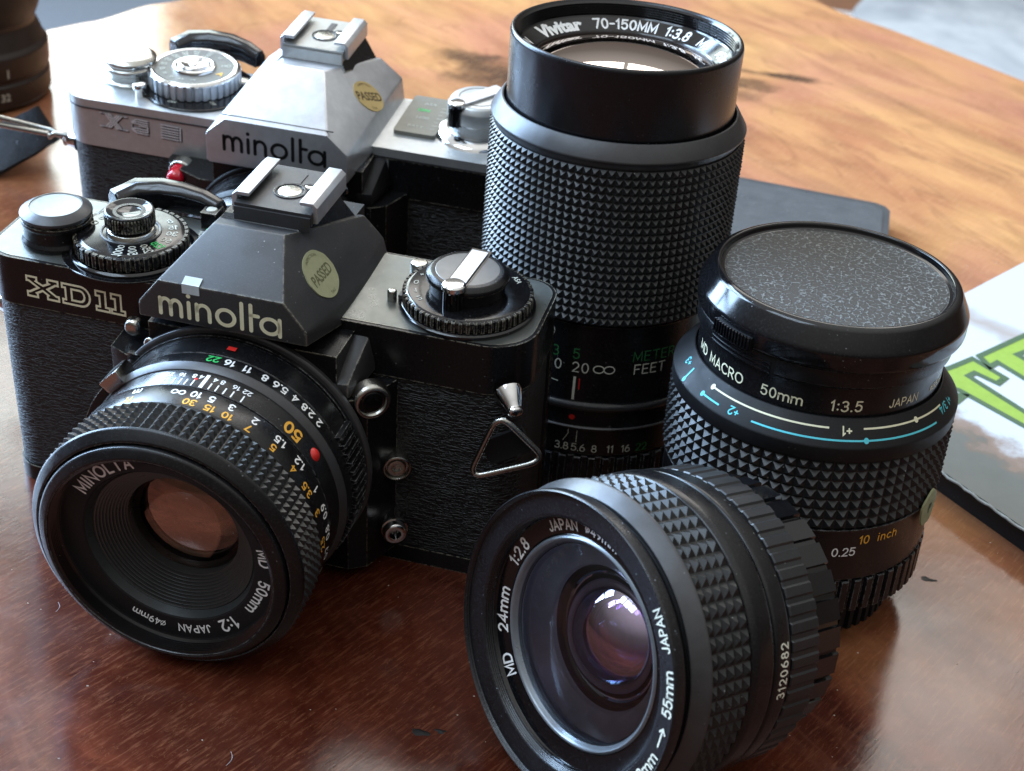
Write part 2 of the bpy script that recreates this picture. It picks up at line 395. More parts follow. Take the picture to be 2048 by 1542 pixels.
# ------------------------------------------------------------------ lettering
_G = {}
def glyphs(s, size, bold=0.0, res=3, shear=0.0, spacing=1.0):
    k = (s, size, bold, shear, spacing)
    if k in _G: return _G[k]
    cu = bpy.data.curves.new('t', 'FONT'); cu.body = s; cu.size = 1.0; cu.resolution_u = res; cu.offset = bold; cu.shear = shear
    cu.space_character = spacing
    o = bpy.data.objects.new('t', cu); COL.objects.link(o)
    dg = bpy.context.evaluated_depsgraph_get(); me = o.evaluated_get(dg).to_mesh()
    v = [(p.co.x, p.co.y) for p in me.vertices]; f = [tuple(p.vertices) for p in me.polygons]
    o.evaluated_get(dg).to_mesh_clear(); bpy.data.objects.remove(o); bpy.data.curves.remove(cu)
    xs = [a for a, b in v]; cx = (min(xs)+max(xs))/2
    cap = .70                                   # cap height of the built-in face at size 1
    q = size/cap                                # size = height of a capital in mm
    v = [((a-cx)*q, (b-cap/2)*q) for a, b in v]
    _G[k] = (v, f); return _G[k]
# stroke alphabet of the engraved lettering (cap height 1)
def _A(cx, cy, rx, ry, a, b, n=10): return [(cx+rx*cos(radians(a+(b-a)*k/n)), cy+ry*sin(radians(a+(b-a)*k/n))) for k in range(n+1)]
def _ring(cx, cy, rx, ry, n=20):
    o = _A(cx, cy, rx, ry, 90, 450, n); o[-1] = o[0]; return o
SF = {
 '0': (.62, [_ring(.31, .5, .29, .5)]), 'O': (.86, [_ring(.43, .5, .43, .5)]), 'o': (.56, [_ring(.28, .35, .28, .35)]),
 '1': (.30, [[(.02, .78), (.22, 1), (.22, 0)]]),
 '2': (.60, [_A(.30, .70, .28, .30, 165, -35)+[(.04, 0), (.60, 0)]]),
 '3': (.60, [_A(.28, .74, .26, .26, 150, -90)+_A(.28, .25, .30, .27, 90, -150)]),
 '4': (.64, [[(.46, 0), (.46, 1), (.0, .26), (.64, .26)]]),
 '5': (.60, [[(.55, 1), (.10, 1), (.06, .56)]+_A(.28, .33, .30, .33, 110, -150)]),
 '6': (.60, [_ring(.30, .30, .29, .30), [(.02, .34), (.12, .72), (.42, 1)]]),
 '7': (.58, [[(.0, 1), (.58, 1), (.20, 0)]]),
 '8': (.60, [_ring(.30, .76, .23, .24), _ring(.30, .27, .29, .27)]),
 '9': (.60, [_ring(.30, .70, .29, .30), [(.58, .66), (.48, .28), (.18, 0)]]),
 '.': (.10, [[(.05, .02), (.06, .02)]]), ':': (.12, [[(.06, .14), (.07, .14)], [(.06, .66), (.07, .66)]]), '-': (.4, [[(0, .5), (.4, .5)]]), '+': (.5, [[(0, .5), (.5, .5)], [(.25, .25), (.25, .75)]]),
 '/': (.5, [[(0, 0), (.5, 1)]]), ' ': (.35, []), '\u00f8': (.6, [_ring(.3, .5, .27, .3), [(.05, .1), (.55, .9)]]),
 'A': (.72, [[(0, 0), (.36, 1), (.72, 0)], [(.12, .32), (.60, .32)]]), 'B': (.6, [[(.0, 0), (0, 1), (.3, 1)]+_A(.32, .76, .22, .24, 90, -90)+[(.0, .52)], [(.3, .52)]+_A(.34, .26, .26, .26, 90, -90)+[(0, 0)]]),
 'C': (.76, [_A(.44, .5, .44, .5, 48, 312, 16)]), 'D': (.72, [[(.3, 0), (0, 0), (0, 1), (.3, 1)]+_A(.3, .5, .42, .5, 90, -90, 12)]),
 'E': (.56, [[(.56, 0), (0, 0), (0, 1), (.56, 1)], [(0, .52), (.48, .52)]]), 'F': (.54, [[(0, 0), (0, 1), (.54, 1)], [(0, .52), (.46, .52)]]),
 'G': (.8, [_A(.44, .5, .44, .5, 48, 330, 16)+[(.84, .46), (.5, .46)]]), 'I': (.1, [[(.05, 0), (.05, 1)]]), 'J': (.46, [[(.44, 1), (.44, .28)]+_A(.22, .25, .22, .25, 0, -170)]),
 'L': (.5, [[(0, 1), (0, 0), (.5, 0)]]), 'M': (.84, [[(0, 0), (.04, 1), (.42, .18), (.80, 1), (.84, 0)]]), 'N': (.72, [[(0, 0), (0, 1), (.72, 0), (.72, 1)]]),
 'P': (.58, [[(0, 0), (0, 1), (.3, 1)]+_A(.30, .73, .28, .27, 90, -90)+[(0, .46)]]), 'R': (.62, [[(0, 0), (0, 1), (.3, 1)]+_A(.30, .74, .28, .26, 90, -90)+[(0, .48)], [(.3, .48), (.62, 0)]]),
 'S': (.6, [_A(.31, .75, .27, .25, 25, 270)+_A(.31, .26, .30, .25, 90, -155)]), 'T': (.66, [[(0, 1), (.66, 1)], [(.33, 1), (.33, 0)]]), 'U': (.66, [[(0, 1), (0, .33)]+_A(.33, .33, .33, .33, 180, 360)+[(.66, 1)]]),
 'V': (.7, [[(0, 1), (.35, 0), (.7, 1)]]), 'm': (1.0, [[(0, 0), (0, .68)], [(0, .45)]+_A(.25, .43, .25, .25, 180, 0)+[(.5, 0)], [(.5, .43)]+_A(.75, .43, .25, .25, 180, 0)+[(1.0, 0)]]),
 'n': (.5, [[(0, 0), (0, .68)], [(0, .43)]+_A(.25, .43, .25, .25, 180, 0)+[(.5, 0)]]), 'h': (.5, [[(0, 0), (0, 1)], [(0, .43)]+_A(.25, .43, .25, .25, 180, 0)+[(.5, 0)]]),
 'i': (.1, [[(.05, 0), (.05, .68)], [(.05, .95), (.06, .95)]]), 'c': (.5, [_A(.3, .35, .3, .34, 50, 310)]), 'f': (.36, [[(.12, 0), (.12, .8)]+_A(.30, .80, .18, .2, 180, 80), [(0, .62), (.34, .62)]]), 't': (.34, [[(.14, .95), (.14, 0), (.3, 0)], [(0, .66), (.34, .66)]])}
def ST(s, size, wt=.17, gap=.24, wx=1.0):
    key = ('K', s, size, wt, gap, wx)
    if key in _G: return _G[key]
    x = 0; vs = []; fs = []
    for ch in s:
        wch, paths = SF.get(ch, SF['0'])
        for p in paths:
            q = [((a*wx+x), c) for a, c in p]
            if len(q) == 2 and abs(q[0][0]-q[1][0]) < .02 and abs(q[0][1]-q[1][1]) < .001: g = disc2(q[0][0], q[0][1], wt*.62, 12)
            else: g = ribbon([q], wt)
            b = len(vs); vs += g[0]; fs += [tuple(i+b for i in f) for f in g[1]]
        x += wch*wx+gap
    x -= gap
    _G[key] = ([((a-x/2)*size, (c-.5)*size) for a, c in vs], fs); return _G[key]
def cyl(r, h, deg, flip=False, lift=.06, cone=0.0):
    def f(x, y):
        if flip: x, y = -x, -y
        a = radians(deg)+x/r; rr = r+lift-cone*y; return (rr*cos(a), rr*sin(a), h+y)
    return f
def ann(r, h, deg, ccw=False, lift=.06, slope=0.0):
    def f(x, y):
        if ccw: a = radians(deg)+x/r; rr = r-y
        else: a = radians(deg)-x/r; rr = r+y
        return (rr*cos(a), rr*sin(a), h+lift+slope*(rr-r))
    return f
def flat(o, ux, uy, lift=.05):
    o = Vector(o); ux = Vector(ux).normalized(); uy = Vector(uy); uy = (uy-ux*uy.dot(ux)).normalized(); n = ux.cross(uy)
    def f(x, y): return tuple(o+ux*x+uy*y+n*lift)
    return f
def letter(name, items, mat, parent=None, M=None):
    vs = []; fs = []
    for it in items:
        (v, f), fn = it; b = len(vs)
        vs += [fn(x, y) for x, y in v]; fs += [tuple(i+b for i in q) for q in f]
    return ob(name, vs, fs, mat, parent, M, 60)
def G(s, size, bold=.01, **k): return glyphs(s, size, bold, **k)
def ribbon(paths, wd, caps=True):
    """flat stroked lines with round ends -> (verts2d, faces)"""
    vs = []; fs = []
    for pts in paths:
        closed = pts[0] == pts[-1] and len(pts) > 2
        P = [Vector(p) for p in (pts[:-1] if closed else pts)]; n = len(P)
        L = []
        for i in range(n):
            a = P[(i-1) % n] if (closed or i) else P[i]; c = P[(i+1) % n] if (closed or i < n-1) else P[i]
            t1 = (P[i]-a); t2 = (c-P[i]); t1 = t1.normalized() if t1.length else t2.normalized(); t2 = t2.normalized() if t2.length else t1
            t = (t1+t2); t = t.normalized() if t.length > 1e-4 else t1
            m = Vector((-t.y, t.x)); k = max(.45, abs(m.dot(Vector((-t1.y, t1.x))))); L.append((P[i]+m*wd/2/k, P[i]-m*wd/2/k))
        b = len(vs)
        for a, c in L: vs += [tuple(a), tuple(c)]
        for i in range(n if closed else n-1):
            j = (i+1) % n; fs.append((b+2*i, b+2*i+1, b+2*j+1, b+2*j))
        if caps and not closed:
            for e, d in ((P[0], P[0]-P[1]), (P[-1], P[-1]-P[-2])):
                a0 = atan2(d.y, d.x); bb = len(vs)
                for k in range(9):
                    g = a0-pi/2+pi*k/8; vs.append((e.x+wd/2*cos(g), e.y+wd/2*sin(g)))
                fs.append(tuple(range(bb, bb+9)))
    return vs, fs
def arc(cx, cy, rx, ry, a0, a1, n=12):
    return [(cx+rx*cos(radians(a0+(a1-a0)*k/n)), cy+ry*sin(radians(a0+(a1-a0)*k/n))) for k in range(n+1)]
def disc2(x, y, r, n=20): return ([(x+r*cos(2*pi*k/n), y+r*sin(2*pi*k/n)) for k in range(n)], [tuple(range(n))])
def rect2(x0, x1, y0, y1): return ([(x0, y0), (x1, y0), (x1, y1), (x0, y1)], [(0, 1, 2, 3)])
def scale2(g, sx, sy, dx=0, dy=0): return ([(x*sx+dx, y*sy+dy) for x, y in g[0]], g[1])

def maker_logo(w):
    """the camera maker's rounded lower-case word, drawn as strokes; returns 2-D mesh centred at x=0, baseline y=0"""
    p = []; x = 0
    def arch(x0, x1): return [(x0, .0), (x0, .55)][1:] + arc((x0+x1)/2, .58, (x1-x0)/2, .42, 180, 0)[0:] + [(x1, 0)]
    p.append([(0, 0), (0, 1)]); p.append(arch(0, .62)); p.append(arch(.62, 1.24))
    p.append([(1.72, 0), (1.72, 1)])
    p.append([(2.2, 0), (2.2, 1)]); p.append(arch(2.2, 2.95))
    o = arc(3.92, .5, .52, .5, 0, 360, 24); o[-1] = o[0]; p.append(o)
    p.append([(4.88, -.02), (4.88, 1.62)]); p.append([(5.42, -.02), (5.42, 1.62)]); p.append([(5.42, .98), (5.85, .98)])
    o = arc(6.55, .48, .52, .48, 0, 360, 24); o[-1] = o[0]; p.append(o); p.append([(7.12, 1.0), (7.12, -.06)])
    v, f = ribbon(p, .235)
    d = disc2(1.72, 1.42, .135); b = len(v); v = v + d[0]; f = f + [tuple(i+b for i in q) for q in d[1]]
    k = w/7.2
    return ([((a-3.6)*k, c*k) for a, c in v], f)
def xd_logo(w):
    p = []
    X = [(0, 1), (0, .78), (.12, .78), (.62, .5), (.12, .22), (0, .22), (0, 0), (.55, 0), (.55, .16), (.50, .2), (.85, .38), (1.15, .2), (1.1, .16), (1.1, 0), (1.72, 0), (1.72, .22), (1.58, .22), (1.12, .5), (1.58, .78), (1.72, .78), (1.72, 1), (1.15, 1), (1.15, .84), (1.22, .8), (.88, .64), (.50, .8), (.55, .84), (.55, 1), (0, 1)]
    p.append(X)
    D = [(1.95, 1), (1.95, .8), (2.12, .8), (2.12, .2), (1.95, .2), (1.95, 0), (2.95, 0)] + arc(2.95, .5, .5, .5, -90, 90, 10)[1:] + [(1.95, 1)]
    p.append(D); D2 = [(2.45, .78), (2.45, .22), (2.9, .22)] + arc(2.9, .5, .25, .28, -90, 90, 8)[1:] + [(2.45, .78)]; p.append(D2)
    for x in (3.78, 4.62):
        p.append([(x, .98), (x, .74), (x+.2, .74), (x+.2, .2), (x, .2), (x, 0), (x+.72, 0), (x+.72, .2), (x+.52, .2), (x+.52, .98), (x, .98)])
    v, f = ribbon(p, .105); k = w/5.34
    return ([((a-2.67)*k, c*k*1.15) for a, c in v], f)
def xg_logo(w):
    p = []
    for d in (-.16, 0, .16):
        p.append([(0+d, 1), (.35+d, 1), (1.1+d, 0), (1.5+d, 0)]); p.append([(1.45+d, 1), (1.15+d, 1), (.35+d, 0), (0+d, 0)])
        y = d
        p.append([(3.0, 1-.16+y)] + [(2.25, 1-.16+y)] + [(1.95+.0, .72+y*.3), (1.95-.0, .28-y*.3)] + [(2.25, .16-y)] + [(3.0, .16-y)])
    p.append([(3.0, .2), (3.0, .55), (2.45, .55)])
    for y in (.02, .22, .42, .58, .78, .98): p.append([(3.9, y), (5.0, y)])
    p.append([(5.15, .02), (5.15, .98)])
    v, f = ribbon(p, .085); k = w/5.2
    return ([((a-2.6)*k, c*k*.92) for a, c in v], f)
def chamber_sheet(g, fn, depth): pass

exec_order = None

# ================================================================== setting
def setting():
    # table top: a live-edge slab, 40 mm thick
    edge = [(-172, 327.5), (-157.7, 353), (-149, 382), (-138.4, 399), (-118, 446), (-70, 520), (20, 600), (100, 602), (140, 580), (160.3, 558.7), (177.6, 539.8), (207.7, 519.4), (268.9, 468.6), (350, 400), (520, 265), (700, 130), (760, -350), (420, -520), (-80, -560), (-420, -420), (-430, -120), (-250, 170)]
    pts = []
    n = len(edge)
    for i in range(n):                                   # smooth closed curve through the points
        p0, p1, p2, p3 = (Vector(edge[(i+k) % n]) for k in (-1, 0, 1, 2))
        for k in range(6):
            t = k/6
            q = .5*((2*p1)+(-p0+p2)*t+(2*p0-5*p1+4*p2-p3)*t*t+(-p0+3*p1-3*p2+p3)*t**3); pts.append((q.x, q.y))
    bm = extrude_bm(pts, -42, 0)
    es = [e for e in bm.edges if len(e.link_faces) == 2 and e.calc_face_angle(0) > radians(60)]
    bmesh.ops.bevel(bm, geom=es, offset=7, segments=4, profile=.5, affect='EDGES')
    t = obm('wooden_table', bm, WOOD, angle=40)
    tag(t, 'glossy red brown wooden table with a wavy natural edge, carrying all the cameras and lenses', 'table')
    m, nt, b, mp = base_mat('grey_carpet_pile')
    n1 = noise(nt, mp.outputs[0], .004, 6, .65, .5); n2 = noise(nt, mp.outputs[0], .05, 4, .7)
    c = mixc(nt, ramp(nt, n1.outputs[0], [(.38, 0), (.62, 1)]).outputs[0], (.26, .28, .31), (.56, .58, .59))
    c = mixc(nt, mth(nt, 'MULTIPLY', n2.outputs[0], .5), c, (.42, .43, .44)); nt.links.new(c, b.inputs['Base Color']); b.inputs['Roughness'].default_value = .95
    fl, ntf, bf, mpf = base_mat('brown_floor_boards')
    sf = nd(ntf, 'ShaderNodeMapping'); sf.inputs['Scale'].default_value = (.002, .03, .01); ntf.links.new(mpf.outputs[0], sf.inputs['Vector'])
    gf = noise(ntf, sf.outputs[0], 1, 6, .6); cf = mixc(ntf, gf.outputs[0], (.14, .055, .025), (.30, .14, .07)); ntf.links.new(cf, bf.inputs['Base Color']); bf.inputs['Roughness'].default_value = .4
    f = ob('floor', [(-3000, -2500, -455), (3500, -2500, -455), (3500, 4500, -455), (-3000, 4500, -455)], [(0, 1, 2, 3)], fl); f['kind'] = 'structure'
    rug = obm('rug', bevbm(extrude_bm([(180, 2350), (150, 2150), (330, 1100), (2600, 900), (2900, 3300), (600, 3400)], -455, -443), 4, 2), m)
    tag(rug, 'pale grey and white rug on the floor beyond the right table edge', 'rug')
    fr = MeshAcc()
    for k in range(150):
        x = 155+(180*k/150)+random.uniform(-6, 6); y = 2150-(1050*k/150)
        a = random.uniform(-.4, .4); L = random.uniform(50, 95)
        fr.quad((x, y, -448), (x-L, y+L*a, -453), 3.2)
    o = fr.build('rug_fringe', INK, None); o.parent = rug; o.matrix_parent_inverse = rug.matrix_world.inverted(); o['kind'] = 'stuff'
    # dark floor mat seen beyond the left table edge
    g = obm('floor_mat', bevbm(extrude_bm([(-2600, 900), (-560, 700), (-120, 2500), (-2200, 3000)], -455, -447), 3, 2), smat('charcoal_mat', (.10, .105, .115), .9, 0, .2))
    tag(g, 'grey floor mat beyond the left table edge', 'mat')

class MeshAcc:
    def __init__(s): s.v = []; s.f = []
    def quad(s, a, b, wd):
        a = Vector(a); b = Vector(b); d = (b-a).normalized(); n = Vector((-d.y, d.x, 0))*wd/2; k = len(s.v)
        m = (a+b)/2+Vector((0, 0, 1.2))
        s.v += [a+n, a-n, m-n, m+n, b-n*.4, b+n*.4]; s.f += [(k, k+1, k+2, k+3), (k+3, k+2, k+4, k+5)]
    def add(s, vs, fs):
        k = len(s.v); s.v += list(vs); s.f += [tuple(i+k for i in q) for q in fs]
    def build(s, name, mat, parent=None, M=None, angle=30): return ob(name, s.v, s.f, mat, parent, M, angle)
def lathe_geo(prof, seg=24):
    n = len(prof); vs = []; fs = []
    for k in range(seg):
        a = 2*pi*k/seg
        for r, h in prof: vs.append((r*cos(a), r*sin(a), h))
    for k in range(seg):
        k2 = (k+1) % seg
        for i in range(n-1): fs.append((k*n+i, k2*n+i, k2*n+i+1, k*n+i+1))
    return vs, fs

def screw(parent, x, y, z, M=None, r=1.7, mat=None):
    """countersunk cross-head screw facing -y"""
    A = T(x, y, z) @ Matrix.Rotation(radians(90), 4, 'X')
    if M is not None: A = M @ T(x, y, z)
    s = lathe('screw', [(0.01, .35), (r*.75, .35), (r, 0), (r, -.6)], mat or CHRD, parent, A, seg=28, b=.1)
    for k in (0, 90):
        c = box('screw_slot', (-r*.62, r*.62, -.22, .22, .30, .42), BINK, s, Matrix.Rotation(radians(k+35), 4, 'Z')@T(0, 0, .003*k), bev=0)
    return s

# ================================================================== camera bodies
def hull(name, pts, mat, parent, bev=.5, M=None, seg=2, limit=3):
    bm = bmesh.new()
    for p in pts: bm.verts.new(p)
    r = bmesh.ops.convex_hull(bm, input=bm.verts)
    bmesh.ops.delete(bm, geom=[g for g in r['geom_interior'] if isinstance(g, bmesh.types.BMVert)], context='VERTS')
    bmesh.ops.dissolve_limit(bm, angle_limit=radians(limit), verts=bm.verts, edges=bm.edges)
    bevbm(bm, bev, seg, 8)
    return obm(name, bm, mat, parent, M, 28)

def hot_shoe(cam_, xc, y0, zs, base, railm, L=19.2, wv=10.4):
    s = box('hot_shoe', (xc-9.3, xc+9.3, y0-1.2, y0+L+1, zs-5.2, zs-2.2), base, cam_, bev=.5)
    box('shoe_front_step', (xc-9.2, xc+9.2, y0-1.8, y0-1.25, zs-6.6, zs-2.9), base, s, bev=.2)
    for sx in (-1, 1):
        xo = xc+sx*wv; xi = xc+sx*(wv-4.3)
        prof = [(xo, zs-5.0), (xo, zs-1.0), (xo-sx*1.1, zs), (xi, zs), (xi, zs-.9), (xo-sx*1.3, zs-.9), (xo-sx*1.3, zs-5.0)]
        bm = bmesh.new(); a = [bm.verts.new((x, y0, z)) for x, z in prof]; b = [bm.verts.new((x, y0+L, z)) for x, z in prof]
        n = len(prof); bm.faces.new(a); bm.faces.new(b[::-1])
        for i in range(n): bm.faces.new((a[i], b[i], b[(i+1) % n], a[(i+1) % n]))
        bmesh.ops.recalc_face_normals(bm, faces=bm.faces)
        obm('shoe_rail', bevbm(bm, .25, 2, 25), railm, s)
    # contact insert: key-hole plate, centre contact, small pin
    lathe('contact_rim', [(3.9, .0), (3.9, .28), (3.3, .28), (3.3, 0)], BLK, s, T(xc+.6, y0+8.2, zs-2.2), seg=40, b=.06)
    lathe('centre_contact', [(0.01, .22), (2.7, .22), (2.9, .05), (2.9, 0)], CHRD, s, T(xc+.6, y0+8.2, zs-2.18), seg=36, b=.05)
    box('contact_slot', (xc-.3, xc+1.5, y0+11.8, y0+17.5, zs-2.25, zs-2.0), GREYB, s, bev=.08)
    lathe('contact_pin', [(0.01, .3), (.9, .3), (1.0, 0)], CHR, s, T(xc+4.0, y0+11.5, zs-2.2), seg=20, b=.05)
    lathe('contact_rim', [(1.7, .0), (1.7, .22), (1.3, .22), (1.3, 0)], BLK, s, T(xc+4.0, y0+11.5, zs-2.2), seg=24, b=.05)
    return s

def advance_lever(cam_, x, y, z, mat, tip, tipmat):
    """cranked film advance lever: a boss, a curved blade rising behind the dial, plastic tip"""
    pts = tip; vs = []; fs = []
    W = [3.2, 3.6, 3.4, 3.0, 2.6, 2.2]; H = [5.2, 6.4, 6.8, 6.6, 6.0, 5.0]
    n = len(pts)
    import itertools
    ring = []
    for i, p in enumerate(pts):
        p = Vector(p); a = Vector(pts[max(0, i-1)]); c = Vector(pts[min(n-1, i+1)]); t = (c-a).normalized()
        u = Vector((-t.y, t.x, 0)).normalized(); wv = W[min(i, 5)]; hv = H[min(i, 5)]
        row = [p-u*wv, p-u*wv+Vector((0, 0, hv*.75)), p-u*wv*.45+Vector((0, 0, hv)), p+u*wv*.55+Vector((0, 0, hv)), p+u*wv+Vector((0, 0, hv*.6)), p+u*wv]
        ring.append(row)
    bm = bmesh.new(); R = [[bm.verts.new(v) for v in row] for row in ring]
    for i in range(n-1):
        for k in range(6): bm.faces.new((R[i][k], R[i][(k+1) % 6], R[i+1][(k+1) % 6], R[i+1][k]))
    bm.faces.new(R[0][::-1]); bm.faces.new(R[-1])
    bmesh.ops.recalc_face_normals(bm, faces=bm.faces)
    lv = obm('advance_lever', bevbm(bm, .7, 3, 25), mat, cam_, angle=40)
    return lv

def make_body(q, silver):
    W, zt, xc = q['W'], q['zt'], q['xc']
    root = thing('film_camera', q['label'], 'camera', q['M'], 'film cameras standing on the table')
    zl = q['zj']
    # body, leather, plates
    obm('body', bevbm(extrude_bm(rrect(.8, W-.8, .9, 33, 8), 2, zl), .3, 1, 60), BLKM, root)
    lea = bevbm(extrude_bm(rrect(.3, W-.3, .35, 30, 8.2), 5.0, zl-.4), .35, 2, 60)
    obm('leatherette', lea, LEA, root)
    obm('base_plate', bevbm(extrude_bm(rrect(0, W, 0, 33.5, 8), 0, 4.8), .8, 2, 60), BLKP, root)
    tp = bevbm(extrude_bm(rrect(0, W, 0, 33.5, [11, 7, 7, 8]), zl, zt), 1.1, 3, 60)
    obm('top_plate', tp, SLVP if silver else BLKP, root)
    topm = SLVP if silver else PLATEK
    if not silver:       # black top face coloured grey to carry the window's reflection
        obm('top_cover', bevbm(extrude_bm(rrect(.9, W-.9, .9, 32.6, [10.2, 6.3, 6.3, 7.3]), zt-.2, zt+.12), .1, 1, 60), topm, root)
    if silver:
        obm('rear_cover', bevbm(extrude_bm(rrect(102, W+.15, -.15, 33.6, [8, 8, 2, 1]), zl-.2, zt-3.2), .3, 1, 60), BLKP, root)
        obm('cover_groove', extrude_bm(rrect(-.06, W+.2, -.2, 33.7, 8), zt-3.1, zt-2.6), GREYB, root)
    obm('back_door', bevbm(extrude_bm(rrect(-.2, W-.4, 27, 35.5, [1, 5, 5, 1]), 3.5, zl+1.0), .8, 2, 60), BLKP, root)
    # mirror box front
    xl, lz = q['xl'], q['zl']
    mb = extrude_bm([(xl-34, .4), (xl-33.4, -8.5), (xl-26, -12), (xl+26.5, -12), (xl+30.5, -9.5), (xl+34.5, .4)], 4.0, zt-13.5)
    obm('mirror_box', bevbm(mb, .7, 2, 25), BLKP, root)
    obm('mirror_box_top', bevbm(extrude_bm([(xl-21.5, .4), (xl-21.5, -11.8), (xl+24, -11.8), (xl+24, .4)], zt-14, zt-2.4), .5, 2, 25), BLKP, root)
    a = xl+22; b = xl+27.6       # sloping shoulder beside the finder
    hull('shoulder', [(a, .5, zt-3.0), (b, .5, zt-3.0), (a, -12.2, zt-9.5), (b-1, -11.6, zt-9.5), (b+2, .5, zt-12), (a, -12.2, zt-13.6), (b-1, -11.6, zt-13.6)], PRISMK if not silver else BLKM, root, .9)
    # finder housing
    P = q['prism']; pm = SLV if silver else PRISMK
    pts = []
    for s in (-1, 1):
        pts += [(xc+s*P['wf'], P['y0'], P['z1']), (xc+s*P['wf'], P['y0'], P['z2']), (xc+s*P['wu'], P['y0'], P['z3']), (xc+s*P['wr'], P['yr'], P['zr']),
                (xc+s*P['wk'], P['yk'], P['zk']), (xc+s*P['wb'], P['yk']+.9, P['zb']), (xc+s*P['ws'], P['ys'], P['zs']),
                (xc+s*(P['ws']+.8), 1.5, zt-1.8), (xc+s*(P['ws']+.8), P['yk']-1.5, zt-1.8), (xc+s*(P['wf']-2), P['y0']+3, P['z1']-1.2)]
    prism = hull('finder_housing', pts, pm, root, .55)
    # lower skirt of the housing, name bar lip
    # riser under the shoe
    zs = q['shoe_z']; ys = q['shoe_y']
    rb = bmesh.new()
    lo = [(xc-10.5, ys-3.2), (xc+10.5, ys-3.2), (xc+15, 33.5), (xc-15, 33.5)]; hi = [(xc-8.8, ys-.9), (xc+8.8, ys-.9), (xc+8.8, ys+20.5), (xc-8.8, ys+20.5)]
    L = [rb.verts.new((x, y, zz)) for (x, y), zz in zip(lo, (P['zr']-3.0, P['zr']-3.0, P['zk']-1.5, P['zk']-1.5))]; H = [rb.verts.new((x, y, zs-5.3)) for x, y in hi]
    rb.faces.new(L[::-1]); rb.faces.new(H)
    for i in range(4): rb.faces.new((L[i], L[(i+1) % 4], H[(i+1) % 4], H[i]))
    obm('shoe_riser', bevbm(rb, .35, 2), BLKP, root)
    box('eyepiece_frame', (xc-14, xc+14, 33, 39, zt-6, zt+9), BLKM, root, bev=1.2)
    hot_shoe(root, xc+q.get('shoe_dx', 0), ys, zs, GREYB if not silver else smat('shoe_plate_steel', (.40, .41, .40), .35, .8, .5), SLV)
    # nameplate
    z1, z3 = P['z1'], P['z3']
    lg = maker_logo(q['logo'][0])
    letter('lettering', [(lg, flat((q['logo'][1], P['y0'], q['logo'][2]), (1, 0, q['logo'][3]), (0, 0, 1), .07))], BINK if silver else CREAM, root)
    # passed sticker on the right facet
    f3 = Vector((xc+P['wu'], P['y0'], P['z3'])); f4 = Vector((xc+P['wf'], P['y0'], P['z2'])); k1 = Vector((xc+P['wk'], P['yk'], P['zk']))
    n = (f4-f3).cross(k1-f3).normalized(); n = n if n.x > 0 else -n
    c = Vector(q['seal']); c = c-n*(c-f3).dot(n); uy = Vector((0, 0, 1)); ux = uy.cross(n).normalized(); uy = n.cross(ux)
    rot = radians(q.get('seal_rot', 0)); ux, uy = ux*cos(rot)+uy*sin(rot), -ux*sin(rot)+uy*cos(rot)
    Ms = Matrix((ux, uy, n)).transposed().to_4x4(); Ms.translation = c+n*.15
    a, b = q['seal_r']
    bm = bmesh.new(); ring = [bm.verts.new((a*cos(2*pi*k/48)*(1+.012*sin(5*k)), b*sin(2*pi*k/48)*(1+.012*cos(7*k)), .14)) for k in range(48)]
    lo = [bm.verts.new((v.co.x, v.co.y, -.3)) for v in ring]; bm.faces.new(ring)
    for k in range(48): bm.faces.new((ring[k], lo[k], lo[(k+1) % 48], ring[(k+1) % 48]))
    st = obm('inspection_sticker', bm, q['seal_mat'], root, Ms)
    st['label'] = 'oval sticker reading PASSED'
    it = [(scale2(G('PASSED', 2.3 if silver else 2.1, .02), 1.0, 1.25), flat((0, -.1, .14), (1, 0, 0), (0, 1, 0), .03))]
    mx = [('INSPECTION', 90), ('TAG', -90)]
    for s, ang in mx: it.append((G(s, .75, .0), (lambda x, y, A=ang: ((a-1.1)*cos(radians(A)-x/(a-1.1)*(1 if A > 0 else -1))+0*y, (b-1.1 if A > 0 else b-1.0)*sin(radians(A)-x/(a-1.1)*(1 if A > 0 else -1))+y, .18))))
    letter('lettering', it, q['seal_ink'], st)
    return root, Ms

def small_dial(root, name, x, y, z, r, h, mat, nr, parent=None, depth=.6):
    g = gear(name, r-depth, r, 0, h, nr, mat, parent or root, T(x, y, z), duty=.62, cap=r-3)
    return g

